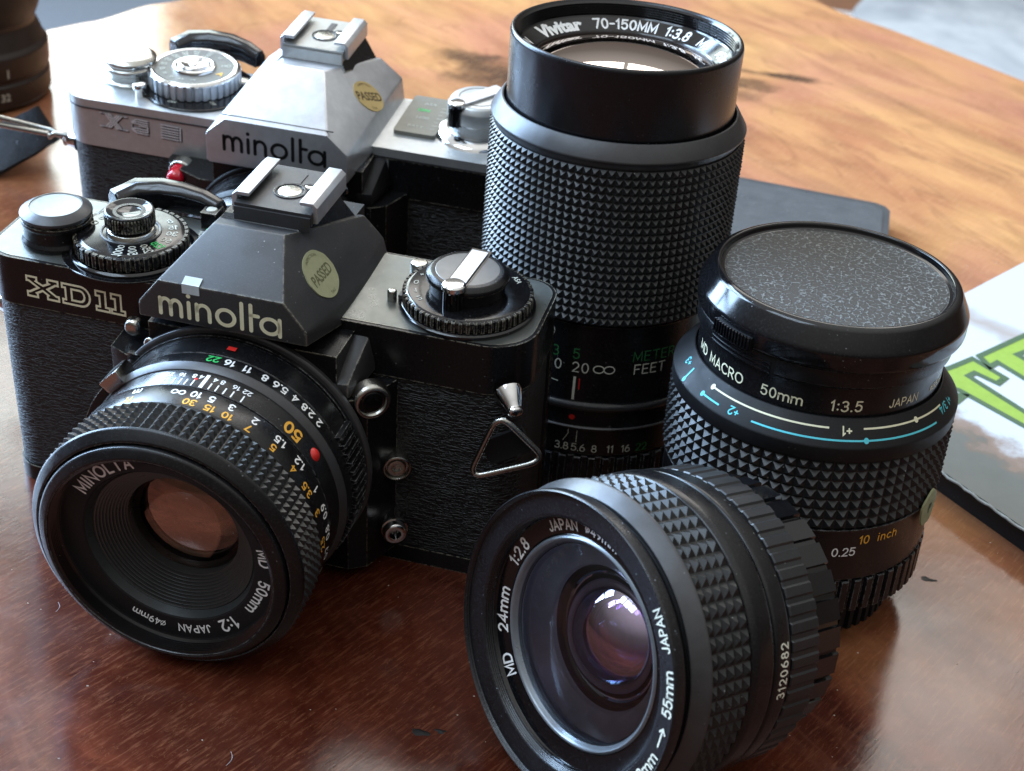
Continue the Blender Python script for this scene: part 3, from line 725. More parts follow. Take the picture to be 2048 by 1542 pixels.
# ------------------------------------------------------------------ normal lens on a body (lens frame: x right, y up, z out of the mount)
LF = lambda xl, zl: Matrix(((1, 0, 0, xl), (0, 0, -1, 0), (0, 1, 0, zl), (0, 0, 0, 1)))
def normal_lens(root, xl, zl, full=True):
    M = LF(xl, zl)
    if not full: M = M @ Matrix.Diagonal((.9, .9, 1, 1))
    ln = lathe('lens', [(30.6, 11.5), (31.2, 12.2), (31.2, 14.3), (29.5, 14.4), (29.5, 21.6), (31.2, 21.8), (31.2, 25.6), (31.0, 26.2), (30.2, 27.8), (30.2, 33.6), (29.2, 33.8), (29.2, 34.6), (30.9, 34.8), (30.9, 41.7), (30.6, 42.0), (30.6, 43)], BLK, root, M, b=.2)
    lathe('mount_ring', [(32.6, 11.9), (32.6, 12.9), (32.0, 13.3), (30.8, 13.3)], GREYB if full else BLKM, ln, b=.15)
    gear('aperture_grip', 30.9, 32.2, 14.6, 21.4, 84, BLK, ln, duty=.45, ranges=[(-75, 28), (150, 256)], cap=28)
    lathe('index_bevel', [(31.25, 25.5), (31.5, 25.9), (30.5, 27.7), (30.2, 27.75)], GREYB if full else BLKM, ln, b=.1)
    knurl('focus_grip', 30.8, 42.2, 51.9, 88, 5, 1.05, RUB, ln)
    lathe('front_ring', [(30.6, 51.9), (31.4, 51.95), (31.6, 52.3), (31.3, 52.8), (29.5, 54.4), (29.0, 54.5), (28.8, 52.3), (28.5, 52.3), (28.5, 55.2), (28.1, 55.6), (26.5, 56.5), (26.0, 56.5), (25.9, 56.2)], BLK, ln, b=.15)
    th = [(25.9, 56.2)]
    for k in range(6): th += [(25.3, 55.9-k*.55), (25.8, 55.62-k*.55)]
    th += [(25.2, 52.3)]
    lathe('filter_thread', th, BLKG, ln, b=.05, angle=15)
    lathe('name_ring', [(25.2, 52.2), (24.9, 52.05), (20.1, 51.7), (19.7, 51.4)], BLKM, ln, b=.1)
    bf = [(19.7, 51.4), (18.9, 49.4)]
    N = 10
    for k in range(N):
        t = k/N; r = 18.6-5.3*t; h = 49.6-5.2*t; bf += [(r, h), (r-.05, h-.12), (r-.42, h-.16), (r-.42, h-.19), (r+.25, h-.40)]
    bf += [(13.1, 44.3), (12.9, 41.0)]
    lathe('baffle', bf, BAFF, ln, b=.01, angle=8)
    lathe('inner_barrel', [(12.95, 41.2), (12.6, 36), (11.8, 30), (9, 26), (6.2, 22)], LENSIN, ln, b=.1)
    lathe('inner_element', dome(12.0, 39.5, -2.6, 12, 64), GL50I, ln, b=0)
    lathe('inner_stop', [(12.2, 38.5), (8.2, 36.0), (8.0, 35.6)], BLKM, ln, b=.1)
    lathe('front_element', [(12.75, 42.2)]+dome(12.7, 42.4, 2.9, 16, 72), GL50, ln, b=0)
    if not full: return ln
    it = []
    for s, a, z in (('MINOLTA', 129, 2.7), ('MD', 7.5, 2.35), ('50mm', -22, 2.4), ('1:2', -53.5, 2.7), ('JAPAN', -77, 1.8), ('49mm', -107.5, 1.6)):
        it.append((ST(s, z*1.0, .19, .3), ann(22.4, 51.9, a, slope=.07)))
    it.append((ribbon([arc(0, 0, .55, .55, 0, 360, 14), [(-.45, -.75), (.45, .75)]], .18), ann(22.4, 51.9, -97, slope=.07)))
    for s, a in (('16', 83.2), ('11', 75.6), ('8', 67.8), ('5.6', 60.6), ('4', 53.2), ('2.8', 46.1), ('2', 39.2)): it.append((ST(s, 1.9, .21), cyl(31.2, 23.6, a)))
    for s, a in (('22', 105), ('16', 99), ('8', 93.6), ('4', 90.6), ('4', 84.4), ('8', 81.2), ('16', 75.2), ('22', 70.2)): it.append((ST(s, 1.3, .20), cyl(30.2, 29.6, a)))
    for k, a in enumerate((105.8, 101, 98, 95.4, 92.4, 84.8, 81.8, 78.4, 75, 70.4)): it.append((rect2(-.16, .16, 31.0, 33.3), (lambda x, y, A=a: cyl(30.2, 0, A)(x, y))))
    it.append((rect2(-.42, .42, 28.4, 33.4), cyl(30.2, 0, 88.2)))
    for s, a in (('m', 113), ('10', 86.6), ('5', 80), ('3', 71.5), ('2', 60.9), ('1.5', 48.2), ('1.2', 36.4), ('1', 23.3), ('0.9', 12.5), ('0.8', 1.7), ('0.7', -9), ('0.6', -22)): it.append((ST(s, 1.85, .21), cyl(30.9, 37.0, a)))
    inf = ribbon([[(1.5*cos(t)/(1+sin(t)**2)*1.0, 1.5*sin(t)*cos(t)/(1+sin(t)**2)*1.3) for t in [2*pi*k/32 for k in range(32)]]+[(1.5, 0)]], .34)
    it.append((inf, cyl(30.9, 37.2, 94.0)))
    letter('lettering', it, INK, ln)
    it = [(ST(s, 1.85, .20), cyl(30.9, 40.0, a)) for s, a in (('ft', 114), ('30', 87), ('15', 78.5), ('10', 71), ('7', 61.5), ('5', 49.3), ('4', 37.5), ('3.5', 27), ('3', 15.7), ('2.5', 0), ('2', -22))]
    it.append((ST('50', 3.0, .22), cyl(30.2, 30.9, 45.9)))
    letter('lettering', it, ORA, ln)
    letter('lettering', [(ST('22', 1.9, .21), cyl(31.2, 23.6, 90.3))], GRN, ln)
    letter('index_mark', [(disc2(0, 0, .42), cyl(30.2, 30.6, 92.2))], REDI, ln)
    a = radians(32.0); lathe('red_dot', dome(1.55, 0, .8, 6, 28)+[], REDI, ln, Matrix.Translation((30.2*cos(a), 30.2*sin(a), 30.0)) @ Matrix.Rotation(a, 4, 'Z') @ Matrix.Rotation(radians(90), 4, 'Y'), seg=28, b=0)
    # coupling lug and tabs at the left
    for nm, a0, a1, r0, r1, h0, h1, m in (('coupling_lug', 130, 140.5, 30.5, 34.0, 22.6, 28.2, CHRD), ('release_tab', 141, 166, 30, 32.9, 15.5, 27.2, BLKP), ('coupling_tab', 143, 166, 32.8, 33.6, 15.2, 16.4, GREYB)):
        vs = []; fs = []; K = 8
        for k in range(K+1):
            g = radians(a0+(a1-a0)*k/K)
            for r, h in ((r0, h0), (r1, h0), (r1, h1), (r0, h1)): vs.append((r*cos(g), r*sin(g), h))
        for k in range(K):
            for i in range(4): fs.append((k*4+i, k*4+(i+1) % 4, k*4+4+(i+1) % 4, k*4+4+i))
        fs += [(0, 1, 2, 3), (K*4+3, K*4+2, K*4+1, K*4)]
        bm = bmesh.new(); bv = [bm.verts.new(v) for v in vs]; [bm.faces.new([bv[i] for i in f]) for f in fs]
        bmesh.ops.recalc_face_normals(bm, faces=bm.faces)
        obm(nm, bevbm(bm, .3, 2, 40), m, ln)
    # mount index on the body side and the black cut-outs of the ring
    letter('index_mark', [(rect2(-1.0, 1.0, -.7, .7), cyl(31.0, 18.3, 86.5, lift=.25))], REDI, ln)
    return ln

# ------------------------------------------------------------------ the black camera
def black_camera():
    bt = .0662
    M = Matrix(((1, 0, 0, 0), (0, cos(bt), -sin(bt), 0), (0, sin(bt), cos(bt), 0), (0, 0, 0, 1)))
    zt = 67.2; xl = 70.9; zl = 35.1
    q = dict(W=135.8, zt=zt, zj=54.2, xc=69.6, xl=xl, zl=zl, M=M, label='black film camera in front with cream lettering, its lens resting on the table',
             prism=dict(y0=-16, wf=20.0, z1=68.9, z2=72.5, wu=14.8, z3=79.0, wr=8.5, yr=1.0, zr=86, wk=15.5, yk=34.7, zk=75.7, wb=20.3, zb=69.9, ws=21.7, ys=5.9, zs=69.1),
             shoe_z=90.6, shoe_y=8.7, shoe_dx=3.0, logo=(28.6, 69.4, 70.6, -.006), fn=(.773, .0186, .634), seal=(85.5, 2.8, 76.2), seal_r=(6.5, 5.8), seal_rot=-4,
             seal_mat=smat('old_green_paper', (.34, .35, .21), .8, 0, .2, bump=(1.5, .3), dust=.3, dcol=(.2, .2, .12)), seal_ink=smat('faded_ink', (.13, .13, .07), .6, 0, .2))
    root, Ms = make_body(q, False)
    normal_lens(root, xl, zl, True)
    letter('lettering', [(xd_logo(25.4), flat((24.6, 0, 57.2), (1, 0, -.022), (0, 0, 1), .07))], CREAM, root)
    # piece of milky tape folded over the edge of the finder
    t = obm('tape', bevbm(extrude_bm([(60.6, 0), (64.7, 0), (64.7, .12), (60.6, .12)], 0, 2.4), .03, 1), WHT, root, Matrix.Translation((0, -16.16, 76.9)))
    sl = Vector((0, 17.0, 7.0)).normalized()
    Mt = Matrix(((1, 0, 0), (0, sl.y, -sl.z), (0, sl.z, sl.y))).to_4x4(); Mt.translation = (0, -16.0, 79.12)
    obm('tape', bevbm(extrude_bm([(60.6, 0), (64.7, 0), (64.7, 2.3), (60.6, 2.3)], 0, .12), .03, 1), WHT, root, Mt)
    # release button / battery knob at the far left
    bx, by = 14.6, 12.3
    k = lathe('frame_knob', [(0.01, 0), (8.9, 0), (8.9, 1.2), (8.2, 2.2), (8.2, 5.2), (8.5, 5.5), (8.5, 6.4), (7.9, 6.5), (7.9, 7.0)], BLKP, root, T(bx, by, zt), b=.2)
    lathe('knob_bevel', [(7.9, 7.0), (8.6, 7.2), (8.6, 7.9), (6.3, 9.2), (6.1, 9.2)], GREYB, k, b=.15)
    lathe('knob_face', [(0.01, 9.05), (6.2, 9.05), (6.35, 9.2)], smat('grey_green_metal', (.22, .24, .235), .42, .6, .5, bump=(4, .1), smudge=.05), k, b=.05)
    # shutter speed dial
    dx, dy = 33.6, 13.2
    lathe('dial_skirt', [(0.01, 0), (14.9, 0), (14.9, 1.0), (14.2, 1.4)], BLKG, root, T(dx, dy, zt), b=.3)
    d = gear('shutter_dial', 12.9, 13.7, 1.2, 4.9, 40, BLKP, root, T(dx, dy, zt), duty=.66, cap=10)
    lathe('dial_face', [(0.01, 5.2), (12.0, 5.2), (13.3, 4.6), (13.3, 4.2)], BLKG, d, b=.25)
    lathe('dial_ring', [(7.3, 5.2), (7.3, 5.5), (6.7, 5.5), (6.7, 5.2)], GREYB, d, b=.1)
    it = []
    for s, a in (('1000', -80), ('500', -62), ('250', -43), ('60', -8), ('30', 11), ('15', 29), ('8', 48), ('B', 158), ('O', 176)):
        it.append((ST(s, 1.75, .19), (lambda x, y, A=a: ((9.9-x)*cos(radians(A)+y/10.0), (10.0-x)*sin(radians(A)+y/10.0), 5.28))))
    letter('lettering', it, DIM, d)
    letter('lettering', [(ST('125', 1.75, .19), (lambda x, y, A=-26: ((10.0-x)*cos(radians(A)+y/10.0), (10.0-x)*sin(radians(A)+y/10.0), 5.28)))], GRN, d)
    lathe('button_base', [(6.0, 5.2), (5.6, 6.2), (4.4, 6.6), (4.4, 7.2)], CHRD, d, b=.2)
    gear('button_collar', 5.5, 6.0, 7.2, 10.6, 46, BLKP, d, duty=.5, cap=3)
    lathe('shutter_button', [(5.7, 10.5), (5.9, 10.9), (5.6, 11.2), (5.2, 11.15), (3.8, 10.55), (2.0, 10.25), (0.01, 10.15)], CHR if False else smat('dark_polished_steel', (.05, .05, .05), .10, .6, .5, smudge=.04), d, b=.2)
    # mode window plate and switch
    lathe('mode_disc', [(0.01, .0), (16.6, .0), (16.6, .25), (16.2, .3), (0.01, .3)], BLKG, root, T(dx, dy, zt+.15), b=.05)
    letter('lettering', [(G('M', 1.6, .02), flat((48.6, 14.5, zt+.5), (-.5, -.86, 0), (.86, -.5, 0)))], DIM, root)
    letter('lettering', [(G('AUTO', 1.3, .02), flat((46.4, 24.5, zt+.5), (.35, -.94, 0), (.94, .35, 0)))], DIM, root)
    letter('lettering', [(G('A', 1.7, .02), flat((49.2, 18.6, zt+.5), (-.1, -.99, 0), (.99, -.1, 0)))], ORA, root)
    letter('lettering', [(G('S', 1.5, .02), flat((46.9, 28.2, zt+.5), (.4, -.9, 0), (.9, .4, 0)))], GRN, root)
    box('mode_switch', (44.5, 48.5, 28.6, 33.6, zt+.2, zt+4.6), BLKP, root, bev=.5)
    lathe('switch_dot', [(0.01, .3), (1.2, .3), (1.4, 0)], DIM, root, T(46.6, 31.0, zt+4.55), seg=24, b=.05)
    advance_lever(root, 0, 0, zt, BLKG, [(20.5, 29.5, zt+.3), (24.5, 34.5, zt+.6), (31, 35.8, zt+.8), (37, 36.0, zt+.8), (43, 35.2, zt+.8), (48.0, 33.6, zt+.8)], None)
    lathe('lever_hub', [(0.01, 2.2), (6.5, 2.2), (8, 1.2), (8, 0)], BLKP, root, T(26, 26, zt), b=.4)
    # rewind side
    rx, ry = 116.9, 16.6
    lathe('dial_base', [(0.01, .0), (16, .0), (16, .9), (15.2, 1.3), (0.01, 1.3)], BLKG, root, T(rx+.2, ry-.6, zt+.1), b=.3)
    g = gear('film_speed_dial', 14.6, 15.3, 1.3, 4.2, 56, BLKP, root, T(rx+.2, ry-.6, zt), duty=.55, cap=12)
    lathe('dial_face', [(0.01, 4.5), (10.8, 4.5), (14.0, 4.4), (14.9, 3.9)], BLKG, g, b=.25)
    it = [(ST(s, 1.6, .14), (lambda x, y, A=a: ((12.3-x)*cos(radians(A)+y/12.3), (12.3-x)*sin(radians(A)+y/12.3), 4.55))) for s, a in (('0', 186), ('1', 203), ('2', 220), ('+', 168))]
    it.append((G('ASA', 1.3, .01), ann(12.4, 4.55, 38)))
    letter('lettering', it, DIM, g)
    k = lathe('rewind_knob', [(8.6, 3.4), (8.8, 4.2), (8.8, 6.9), (9.7, 7.4), (9.7, 8.4), (8.6, 9.3), (7.6, 9.35), (0.01, 9.35)], BLKP, root, T(rx-.2, ry-.2, zt), b=.25)
    lathe('knob_face', [(0.01, 9.42), (7.4, 9.42), (7.6, 9.3)], smat('grey_brown_metal', (.17, .165, .16), .38, .6, .5, bump=(4, .1), smudge=.05), k, b=.05)
    Mc = T(0, 0, -2.3) @ Matrix.Rotation(radians(-4), 4, 'Z')
    box('crank_slot', (-2.5, 2.5, -10.1, 9.8, 10.1, 11.80), BLKG, k, Mc, bev=.15)
    c = box('rewind_crank', (-2.0, 2.0, -9.6, 8.4, 11.2, 12.2), SLV, k, Mc, bev=.2)
    gear('crank_handle', 2.0, 2.35, 4.6, 11.4, 14, BLKG, k, Mc @ T(0, -9.6, 0), duty=.5, cap=.01)
    lathe('crank_pivot', [(0.01, 12.9), (2.3, 12.9), (2.8, 12.5), (2.8, 11.5)], CHR, k, Mc @ T(0, -9.2, 0), seg=32, b=.15)
    lathe('lock_pin', [(0.01, 3.0), (.9, 3.0), (1.15, 2.6), (1.15, 0)], CHRD, root, T(99.9, 12.0, zt), seg=20, b=.2)
    box('lock_tab', (101.6, 103.0, 11.4, 13.4, 0, 2.2), GREYB, root, T(0, 0, zt), bev=.2)
    lathe('lock_button', [(0.01, 2.4), (1.9, 2.4), (2.2, 2.0), (2.2, 0)], CHRD, root, T(101.6, 27.6, zt), seg=24, b=.3)
    # front fittings
    F = Matrix.Rotation(radians(90), 4, 'X')
    for x, y, z, R, nm, mt in ((100.6, -6.5, 52.3, 4.6, 'self_timer_button', GREYB),):
        s = lathe(nm, [(0.01, 2.4), (2.7, 2.3), (3.0, 2.7), (3.3, 3.4), (R-.4, 3.2), (R, 2.4), (R+.2, 0)], CHRD, root, T(x, y, z) @ Matrix.Rotation(radians(38), 4, 'Z') @ F, seg=48, b=.3)
        lathe('button_face', [(0.01, 2.9), (2.6, 2.9), (3.0, 2.4)], BLKG, s, seg=36, b=.2)
    s = lathe('sync_socket', [(0.01, .4), (1.0, .4), (1.0, 1.4), (2.2, 1.4), (2.2, .3), (2.7, .3), (2.9, 1.6), (3.4, 1.4), (3.5, -3)], CHRD, root, T(106.2, -2.2, 30.8) @ Matrix.Rotation(radians(22), 4, 'Z') @ F, seg=40, b=.15)
    s = lathe('sync_socket', [(0.01, 1.0), (1.4, 1.0), (1.4, 5.6), (2.4, 5.6), (2.9, 5.2), (2.9, 3.6), (3.3, 3.5), (3.3, 2.2), (2.9, 2.1), (2.9, -2)], CHR, root, T(105.4, -2.0, 13.6) @ Matrix.Rotation(radians(25), 4, 'Z') @ F, seg=40, b=.15)
    screw(root, 49.6, -12.0, 58.6); screw(root, 87.0, -12.0, 58.6)
    lathe('release_knob', [(0.01, 2.4), (1.5, 2.4), (2.2, 1.7), (2.4, 0)], CHRD, root, T(41.4, -3.0, 57.0) @ F, seg=32, b=.5)
    box('body_catch', (44.2, 48.6, -13.4, -12, 54.4, 56.0), CHRD, root, bev=.4)
    # strap lugs with their wire triangle
    F2 = T(131.6, 1.2, 55.2) @ Matrix.Rotation(radians(35), 4, 'Z') @ Matrix.Rotation(radians(115), 4, 'X')
    lathe('strap_lug', [(3.3, -.6), (3.2, .4), (2.2, 3.2), (1.7, 4.6), (1.9, 5.2), (1.7, 5.8), (0.01, 6.3)], CHR, root, F2, seg=40, b=.3)
    tri = [(131.8, -4.4, 51.6), (133.4, -4.2, 50.8), (140.3, -1.6, 42.4), (140.4, -2.0, 40.8), (139.0, -2.9, 39.8), (127.5, -5.2, 35.2), (126.1, -5.3, 35.6), (125.7, -5.2, 37.2), (130.0, -4.7, 50.2)]
    P = []
    n = len(tri)
    for i in range(n):
        p0, p1, p2 = Vector(tri[i-1]), Vector(tri[i]), Vector(tri[(i+1) % n])
        a = p1+(p0-p1)*min(.3, 1.0/(p0-p1).length+.08); b = p1+(p2-p1)*min(.3, 1.0/(p2-p1).length+.08)
        P += [a, (a+p1*2+b)/4, b]
    tube('strap_ring', P, .78, CHRD, root, closed=True, seg=12)
    box('strap_pad', (-5.4, 5.4, -.5, .5, -3.6, 3.2), BLKM, root, T(132.6, -2.3, 43.3) @ Matrix.Rotation(radians(14), 4, 'Z') @ Matrix.Rotation(radians(-28), 4, 'Y'), bev=.5)
    lathe('strap_lug', [(3.2, -.5), (2.6, 1.0), (1.8, 3.0), (2.1, 3.8), (0.01, 4.4)], CHR, root, T(.5, 9, 48) @ Matrix.Rotation(radians(-90), 4, 'Y'), seg=36, b=.3)
    return root

# ------------------------------------------------------------------ the silver camera
def silver_camera():
    A = [[0.9993, -0.0342, 0.0166], [0.0356, 0.9948, -0.0957], [-0.0133, 0.0963, 0.9953]]
    M = Matrix(((A[0][0], A[0][1], A[0][2], -36.33), (A[1][0], A[1][1], A[1][2], 105.63), (A[2][0], A[2][1], A[2][2], 0), (0, 0, 0, 1)))
    zt = 66.8; xl = 74.3; zl = 36.5
    q = dict(W=141.0, zt=zt, zj=51.6, xc=74.5, xl=xl, zl=zl, M=M, label='silver topped film camera behind the black one with dark lettering and a red lamp',
             prism=dict(y0=-17.5, wf=21.0, z1=62.8, z2=71.8, wu=15.2, z3=77.0, wr=6.6, yr=5.6, zr=85.3, wk=15.0, yk=35.0, zk=78.2, wb=21.6, zb=72.4, ws=22.6, ys=5.2, zs=68.6),
             shoe_z=89.6, shoe_y=16.2, shoe_dx=0, logo=(30.2, 74.2, 67.6, 0.0), fn=(.685, -.033, .728), seal=(92.3, 13.4, 75.8), seal_r=(5.8, 5.3), seal_rot=-33,
             seal_mat=smat('old_gold_paper', (.50, .37, .16), .7, 0, .2, bump=(1.5, .3), dust=.2, dcol=(.3, .2, .1)), seal_ink=smat('brown_ink', (.05, .035, .02), .6, 0, .2))
    root, Ms = make_body(q, True)
    normal_lens(root, xl, zl-3.2, False)
    xg = xg_logo(25.0)
    letter('lettering', [(xg, flat((25.8, 0, 58.4), (1, 0, -.035), (0, 0, 1), .30))], smat('bright_relief_edge', (.75, .76, .78), .35, .2, .5), root)
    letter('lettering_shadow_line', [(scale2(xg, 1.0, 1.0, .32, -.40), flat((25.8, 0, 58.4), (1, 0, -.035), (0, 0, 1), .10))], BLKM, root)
    box('name_bar_seam', (74.5-16.5, 74.5+16.5, -15.9, -15.6, 77.4, 77.75), GREYB, root, bev=.05)
    bx, by = 15.2, 18
    k = lathe('frame_knob', [(0.01, 0), (8.2, 0), (8.2, .8), (7.4, 1.2), (7.4, 3.2), (8.0, 3.6), (8.0, 5.0), (7.4, 5.4), (7.4, 5.8), (7.9, 6.1), (7.9, 7.2), (6.6, 8.2), (6.2, 8.3), (0.01, 8.3)], CHRD, root, T(bx, by, zt), b=.2)
    lathe('knob_face', [(0.01, 8.36), (6.0, 8.36), (6.1, 8.3)], SLVP, k, b=.03)
    dx, dy = 34.9, 20.2
    lathe('dial_base', [(0.01, .0), (17, .0), (17, .5), (16.6, .7), (0.01, .7)], BLKG, root, T(dx+2, dy-1.5, zt), b=.15)
    d = gear('shutter_dial', 13.3, 14.0, .8, 5.6, 36, SLV, root, T(dx, dy, zt), duty=.62, cap=10)
    lathe('dial_rim', [(12.0, 6.0), (12.9, 6.3), (13.8, 5.6), (13.8, 5.2)], CHR, d, b=.2)
    lathe('dial_face', [(0.01, 6.0), (12.1, 6.0), (12.3, 6.1)], smat('grey_dial_paint', (.07, .07, .065), .4, .2, .5, smudge=.05), d, b=.05)
    it = [(ST(s, 1.4, .17), (lambda x, y, A=a: ((9.6-x)*cos(radians(A)+y/9.6), (9.6-x)*sin(radians(A)+y/9.6), 6.08))) for s, a in (('1', -70), ('2', -92), ('4', -112), ('8', -132), ('15', -152), ('30', -172), ('60', 168), ('125', 148), ('250', 128), ('500', 108), ('1000', 84), ('B', 58), ('ON', 22))]
    letter('lettering', it, DIM, d)
    letter('lettering', [(G('A', 2.1, .03), (lambda x, y, A=-14: ((9.6-x)*cos(radians(A)+y/9.6), (9.6-x)*sin(radians(A)+y/9.6), 6.08)))], ORA, d)
    lathe('button_collar', [(6.6, 6.0), (6.4, 6.7), (5.6, 6.9), (5.2, 6.5), (5.2, 6.2)], CHR, d, b=.2)
    lathe('shutter_button', [(5.0, 6.2), (4.9, 7.2), (4.2, 7.6), (3.4, 7.4), (1.4, 6.9), (1.2, 7.3), (0.01, 7.4)], CHR, d, b=.25)
    lathe('mode_pin', [(0.01, 4.6), (1.6, 4.6), (2.0, 4.2), (2.0, 2.8), (1.4, 2.4), (1.4, 0)], CHR, root, T(22.9, 6.6, zt), seg=28, b=.3)
    lathe('mode_pin', [(0.01, 2.4), (1.8, 2.4), (2.2, 1.9), (2.2, 0)], CHRD, root, T(49.0, 24.0, zt), seg=28, b=.3)
    letter('lettering', [(G('ON', 1.2, .02), flat((33.5, 5.6, zt+.75), (1, 0, 0), (0, 1, 0)))], DIM, root)
    letter('lettering', [(G('OFF', 1.2, .02), flat((45.2, 8.6, zt+.75), (.7, -.7, 0), (.7, .7, 0)))], DIM, root)
    box('frame_window', (9.5, 14.5, 10.6, 12.2, zt-.1, zt+.12), smat('window_glass', (.10, .10, .09), .1, 0, .6), root, bev=.05)
    advance_lever(root, 0, 0, zt, BLKG, [(20.8, 37.0, zt+.3), (24.5, 41.5, zt+.6), (31, 43.0, zt+.8), (38, 43.0, zt+.8), (44, 41.0, zt+.8), (49.5, 37.8, zt+.8)], None)
    lathe('lever_hub', [(0.01, 2.0), (6.0, 2.0), (7.6, 1.0), (7.6, 0)], SLVP, root, T(26, 31, zt-.3), b=.4)
    # rewind side
    rx, ry = 124.4, 18.6
    lathe('dial_base', [(0.01, 2.2), (9.6, 2.2), (12.2, .9), (12.9, 0)], CHR, root, T(rx, ry, zt), b=.4)
    k = lathe('rewind_knob', [(8.3, 2.2), (8.3, 5.2), (9.3, 5.8), (9.3, 9.6), (8.2, 11.2), (7.4, 11.6), (0.01, 11.6)], SLVP, root, T(rx, ry, zt), b=.3)
    Mc = Matrix.Rotation(radians(-35), 4, 'Z')
    lathe('knob_groove', [(6.1, 11.62), (6.1, 11.68), (5.8, 11.68), (5.8, 11.62)], GREYB, k, b=.01)
    box('rewind_crank', (-2.3, 2.3, -7.6, 8.4, 11.4, 12.4), SLV, k, Mc, bev=.25)
    gear('crank_handle', 1.9, 2.2, 5.0, 11.4, 14, BLKG, k, Mc @ T(0, -9.0, 0), duty=.5, cap=.01)
    lathe('crank_pivot', [(0.01, 12.6), (2.1, 12.6), (2.5, 12.2), (2.5, 11.3)], CHR, k, Mc @ T(0, -8.7, 0), seg=28, b=.15)
    pl = obm('film_speed_plate', bevbm(extrude_bm(rrect(100.8, 113.5, 9.6, 34.4, 1.2), zt-.1, zt+1.3), .4, 2, 30), smat('grey_scale_plate', (.17, .165, .14), .4, .3, .5, smudge=.05), root)
    letter('lettering', [(G('1600', 1.5, .01), flat((107, 20, zt+1.32), (1, 0, 0), (0, 1, 0))), (G('ASA', 1.5, .01), flat((107, 29.5, zt+1.32), (1, 0, 0), (0, 1, 0))), (G('BATT', 1.4, .01), flat((106.5, 14, zt+1.32), (1, 0, 0), (0, 1, 0)))]+[(rect2(0, 2.0 if k % 2 else 1.2, -.15, .15), flat((111, 13.5+k*2.4, zt+1.32), (1, 0, 0), (0, 1, 0))) for k in range(7)], DIM, pl)
    letter('lettering', [(G('ON', 1.7, .03), flat((106, 25, zt+1.33), (1, 0, 0), (0, 1, 0)))], GRN, pl)
    # front fittings: self timer lamp, screws, lug with wire ring
    F = Matrix.Rotation(radians(90), 4, 'X')
    bz = lathe('timer_lamp_bezel', [(3.9, -2), (3.9, 1.2), (3.4, 1.8), (2.9, 1.2)], CHRD, root, T(39.6, -4.0, 50.4) @ F, seg=36, b=.2)
    lathe('timer_lamp', [(3.0, 0), (2.9, 4.5), (2.5, 6.0), (1.6, 6.9), (0.01, 7.2)], REDP, bz, seg=36, b=.4)
    obm('lamp_housing', bevbm(extrude_bm(rrect(35, 47, -5.2, 2, 2.5), 42, 53.2), .8, 2, 30), BLKG, root)
    screw(root, 0, 0, 0, T(96.9, 4.2, 58.4) @ Matrix.Rotation(radians(90), 4, 'Y'), 1.9, CHRD)
    screw(root, 92.5, -12.0, 57.5)
    box('depth_lever', (101.5, 103.2, -8.5, -5.5, 36, 46), CHR, root, bev=.5)
    lathe('strap_lug', [(3.0, -.5), (2.4, .8), (1.8, 2.8), (2.2, 3.8), (0.01, 4.6)], CHR, root, T(-.2, 8, 47.5) @ Matrix.Rotation(radians(-90), 4, 'Y'), seg=36, b=.3)
    loop = [(-2.6, 6.0, 48.6), (-2.0, 5.0, 50.6), (-5.0, 3.0, 51.4), (-6.6, 3.2, 50.0), (-8, 4.6, 50.2), (-24.5, -4.0, 55.6), (-25.6, -4.6, 57.2), (-24.4, -3.2, 58.0), (-8.0, 6.4, 50.6), (-4.2, 8.8, 47.0)]
    tube('strap_ring', loop, .85, CHRD, root, closed=True, seg=10)
    return root

